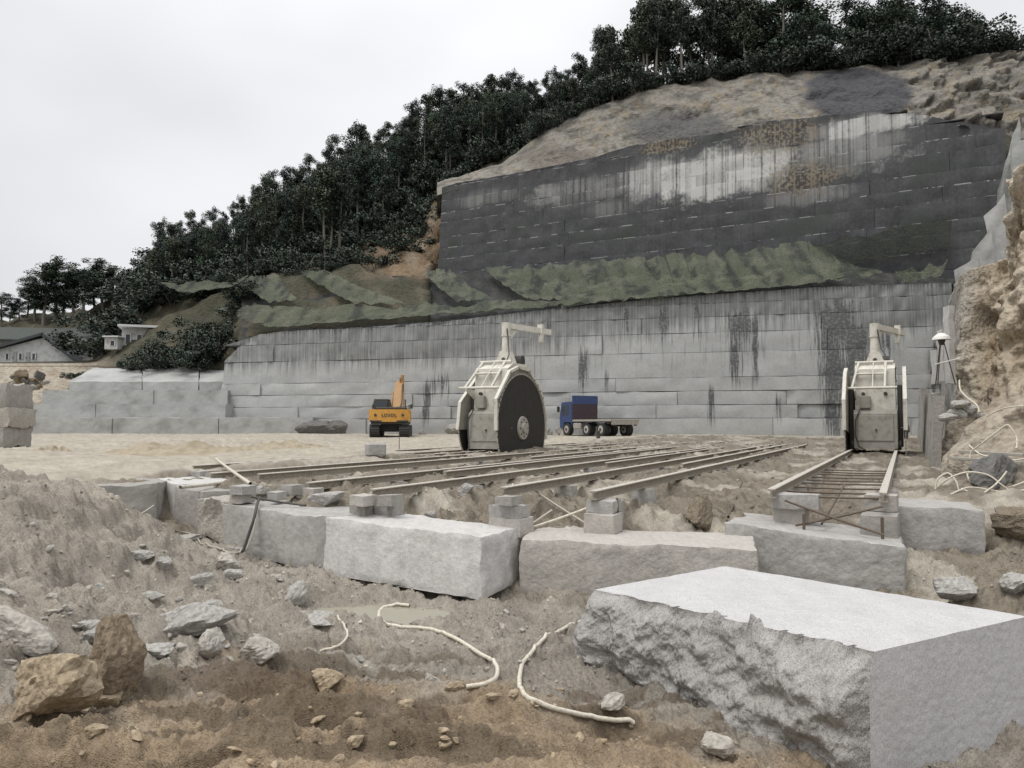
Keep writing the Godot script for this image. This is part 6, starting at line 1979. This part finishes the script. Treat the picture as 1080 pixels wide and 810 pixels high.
	rock(490, 521, Vector3(0.26, 0.24, 0.24), 0.5, 1227, "granite_dusty", "squarish stone lying on the dirt slope under the rails", "", 0.2)
	rock(456, 548, Vector3(0.18, 0.16, 0.14), 0.2, 1228, "rock_light", "small white stone peeping over the tapered block", "", 0.1)
	rock(346, 530, Vector3(0.5, 0.26, 0.3), 0.2, 1229, "granite_dusty", "long broken stone behind the brownish block", "", 0.2)
	rock(276, 522, Vector3(0.3, 0.22, 0.3), 0.8, 1230, "granite_dusty", "broken stone beside the white pole's foot", "", 0.2)
	rock(736, 553, Vector3(0.7, 0.5, 0.5), 1.3, 1232, "rock_dirt", "dark rounded dirt lump beside the leaning bar", "", 0.25)
	rock(1040, 508, Vector3(0.9, 0.5, 0.6), 0.2, 1235, "dark_stone", "dark wedge-shaped boulder under the arched hose", "", 0.2, 0.2)
	rock(1075, 560, Vector3(0.8, 0.6, 0.8), 0.9, 1236, "rock_dirt", "brown earth clod heap at the right of the flat-topped block", "", 0.3)
	for k in [[1008, 436], [1022, 431], [1030, 438], [1012, 428], [1000, 440]]:
		var p := at_depth(k[0], k[1], 16.5)
		var b := part(boulder(Vector3(0.5, 0.2, 0.35), 1240 + int(k[0]), 9), "rock", M.rock_light)
		b.position = p
		b.rotation.y = k[0]
		tag(b, "pale broken slab piece on the bank below the lamp tripod", "rock", "broken slab pieces on the bank")
	# smaller loose stones one can count
	var r := RandomNumberGenerator.new()
	r.seed = 321
	var kinds := []
	for i in 9: kinds.append(boulder(Vector3(1.5, 0.7 + 0.1 * (i % 3), 1.0), 1300 + i, 7, 12))
	for i in 196:
		if i % 5 > 2: continue
		var px: float
		var py: float
		if i < 130:
			px = r.randf_range(0, 330); py = r.randf_range(525, 700)
			if py < 510 + px * 0.33: continue
		elif i < 175:
			px = r.randf_range(330, 620); py = r.randf_range(645, 800)
		else:
			px = r.randf_range(0, 640); py = r.randf_range(740, 808)
		var c := hit(px, py)
		var sz := 0.035 + 0.075 * pow(r.randf(), 2.5)
		var pale := r.randf() < 0.42 and py < 720
		var o := part(kinds[r.randi() % 9], "loose_stone", M[("rock_light" if pale else ("rock_mud2" if py > 720 else "rock_grey"))])
		o.position = c + Vector3(0, sz * 0.06, 0)
		o.scale = Vector3(sz, sz * r.randf_range(0.6, 1.0), sz * r.randf_range(0.7, 1.1))
		o.rotation = Vector3(r.randf() * 0.5, r.randf() * TAU, r.randf() * 0.5)
		tag(o, (("tiny" if sz < 0.05 else "fist-sized") + " pale loose stone on the gravel slope" if pale else (("tiny" if sz < 0.05 else "fist-sized") + " brown loose stone on the muddy ruts" if py > 720 else ("tiny" if sz < 0.05 else "fist-sized") + " grey loose stone on the gravel slope")), "stone", "loose stones on the ground")
	# crumbs of soil and grit that nobody could count
	for zone in 2:
		var mm := MultiMesh.new()
		mm.transform_format = MultiMesh.TRANSFORM_3D
		mm.use_colors = true
		mm.mesh = boulder(Vector3(1.4, 0.8, 1.0), 1400 + zone, 5, 12)
		var n := 10000 if zone == 0 else 4000
		mm.instance_count = n
		for i in n:
			var x: float
			var z: float
			var a := r.randf_range(-0.66, 0.66)
			var d: float
			if zone == 0:
				d = 3.6 + 7.4 * pow(r.randf(), 0.6)
				x = sin(a) * d; z = -cos(a) * d
			else:
				var s := r.randf_range(-0.6, 26.0)
				var w := r.randf_range(-8.5, 3.4)
				x = 1.08 + RAIL_DIR.x * s + WALL_DIR.x * w
				z = -10.2 + RAIL_DIR.z * s + WALL_DIR.z * w
			var sz := (0.006 + 0.032 * pow(r.randf(), 4.0)) * (1.0 if zone == 0 else 1.8)
			var bs := Basis.from_euler(Vector3(r.randf() * 3.0, r.randf() * 6.0, r.randf() * 3.0)).scaled(Vector3.ONE * sz)
			mm.set_instance_transform(i, Transform3D(bs, Vector3(x, ground_y(x, z) + sz * 0.2, z)))
			var c := ground_color(x, z)
			var k := r.randf_range(0.7, 1.25) if r.randf() < 0.9 else 1.5
			mm.set_instance_color(i, Color(minf(c.r * k, 0.7), minf(c.g * k, 0.69), minf(c.b * k, 0.66)))
		var o := MultiMeshInstance3D.new()
		o.multimesh = mm
		o.material_override = M.grit
		o.name = "grit" if zone == 0 else "track_rubble"
		add_child(o)
		stuff(o)
		tag(o, "grit and soil crumbs strewn over the muddy foreground" if zone == 0 else "stony crumbs strewn between the saw tracks", "grit")
	# puddle of stone slurry
	var pm := MB.new()
	for i in 28:
		var t0 := TAU * i / 28
		var t1 := TAU * (i + 1) / 28
		pm.tri(Vector3.ZERO, Vector3(cos(t0) * 0.95, 0, sin(t0) * 0.55), Vector3(cos(t1) * 0.95, 0, sin(t1) * 0.55))
	var po := part(pm.mesh(), "puddle", M.water_slurry)
	po.position = Vector3(puddle_at.x, EYE.y - 2.02, puddle_at.y)
	structure(po)

# ---------------------------------------------------------------- scene
func sky_image() -> ImageTexture:
	var w := 1024
	var h := 512
	var im := Image.create(w, h, false, Image.FORMAT_RGBF)
	var nz := noise(15, 1.0, 4)
	for y in h:
		var el := PI * (0.5 - (y + 0.5) / h)
		for x in w:
			var a := TAU * x / w
			var d := Vector3(cos(el) * cos(a), sin(el), cos(el) * sin(a))
			var n := nz.get_noise_3d(d.x * 1.3, d.y * 2.6, d.z * 1.3)
			var k: float
			if el >= 0.0:
				k = (0.70 + 0.86 * sin(el) * sin(el)) * (1.0 + 0.24 * n)
			else:
				k = 0.25
			im.set_pixel(x, y, Color(k * 0.985, k * 0.995, k * 1.02))
	return ImageTexture.create_from_image(im)
func _ready() -> void:
	rng.seed = 20
	var cam := Camera3D.new()
	cam.name = "camera"
	cam.fov = rad_to_deg(2.0 * atan(405.0 / FOCAL))
	cam.far = 2000.0
	cam.near = 0.05
	add_child(cam)
	cam.position = EYE
	cam.rotation = Vector3(atan(43.0 / FOCAL), 0, 0)
	cam.current = true
	cam_basis = Basis.from_euler(cam.rotation)
	var we := WorldEnvironment.new()
	we.name = "environment"
	var env := Environment.new()
	env.background_mode = Environment.BG_SKY
	var sky := Sky.new()
	var ps := PanoramaSkyMaterial.new()
	ps.panorama = sky_image()
	sky.sky_material = ps
	env.sky = sky
	env.tonemap_mode = Environment.TONE_MAPPER_LINEAR
	env.tonemap_exposure = 1.05
	env.sdfgi_enabled = true
	env.ssao_enabled = true
	env.ssil_enabled = true
	we.environment = env
	add_child(we)
	var sun := DirectionalLight3D.new()
	sun.name = "sun"
	sun.light_energy = 0.5
	sun.light_angular_distance = 25.0
	sun.light_color = Color(1.0, 0.98, 0.955)
	sun.shadow_enabled = true
	add_child(sun)
	sun.look_at_from_position(Vector3(-0.34, 0.92, 0.28), Vector3.ZERO)
	fbm = noise(1, 0.9, 5)
	fine = noise(2, 1.0, 4)
	broad = noise(3, 1.0, 2)
	clods = noise(6, 1.0, 1, FastNoiseLite.TYPE_CELLULAR)
	clods.cellular_distance_function = FastNoiseLite.DISTANCE_EUCLIDEAN_SQUARED
	clods.cellular_return_type = FastNoiseLite.RETURN_DISTANCE
	make_materials()
	ground_controls()
	build_ground()
	build_walls()
	build_hill()
	build_benches()
	build_bank()
	build_netting()
	build_trees()
	build_houses()
	build_blocks()
	build_tracks()
	# the two stone saws stand on their tracks
	var f := at_depth(526, 474, 26.3)
	stone_saw(Vector3(f.x, EYE.y - 0.86, f.z), "cream stone saw with big dark disc, standing alone by the excavator", deg_to_rad(28), 1.15)
	f = at_depth(925, 478, 26.6)
	stone_saw(Vector3(f.x, EYE.y - 0.85, f.z), "cream stone saw seen end-on on the rightmost track", deg_to_rad(28), 1.8)
	excavator()
	truck()
	build_small()
	build_rocks()
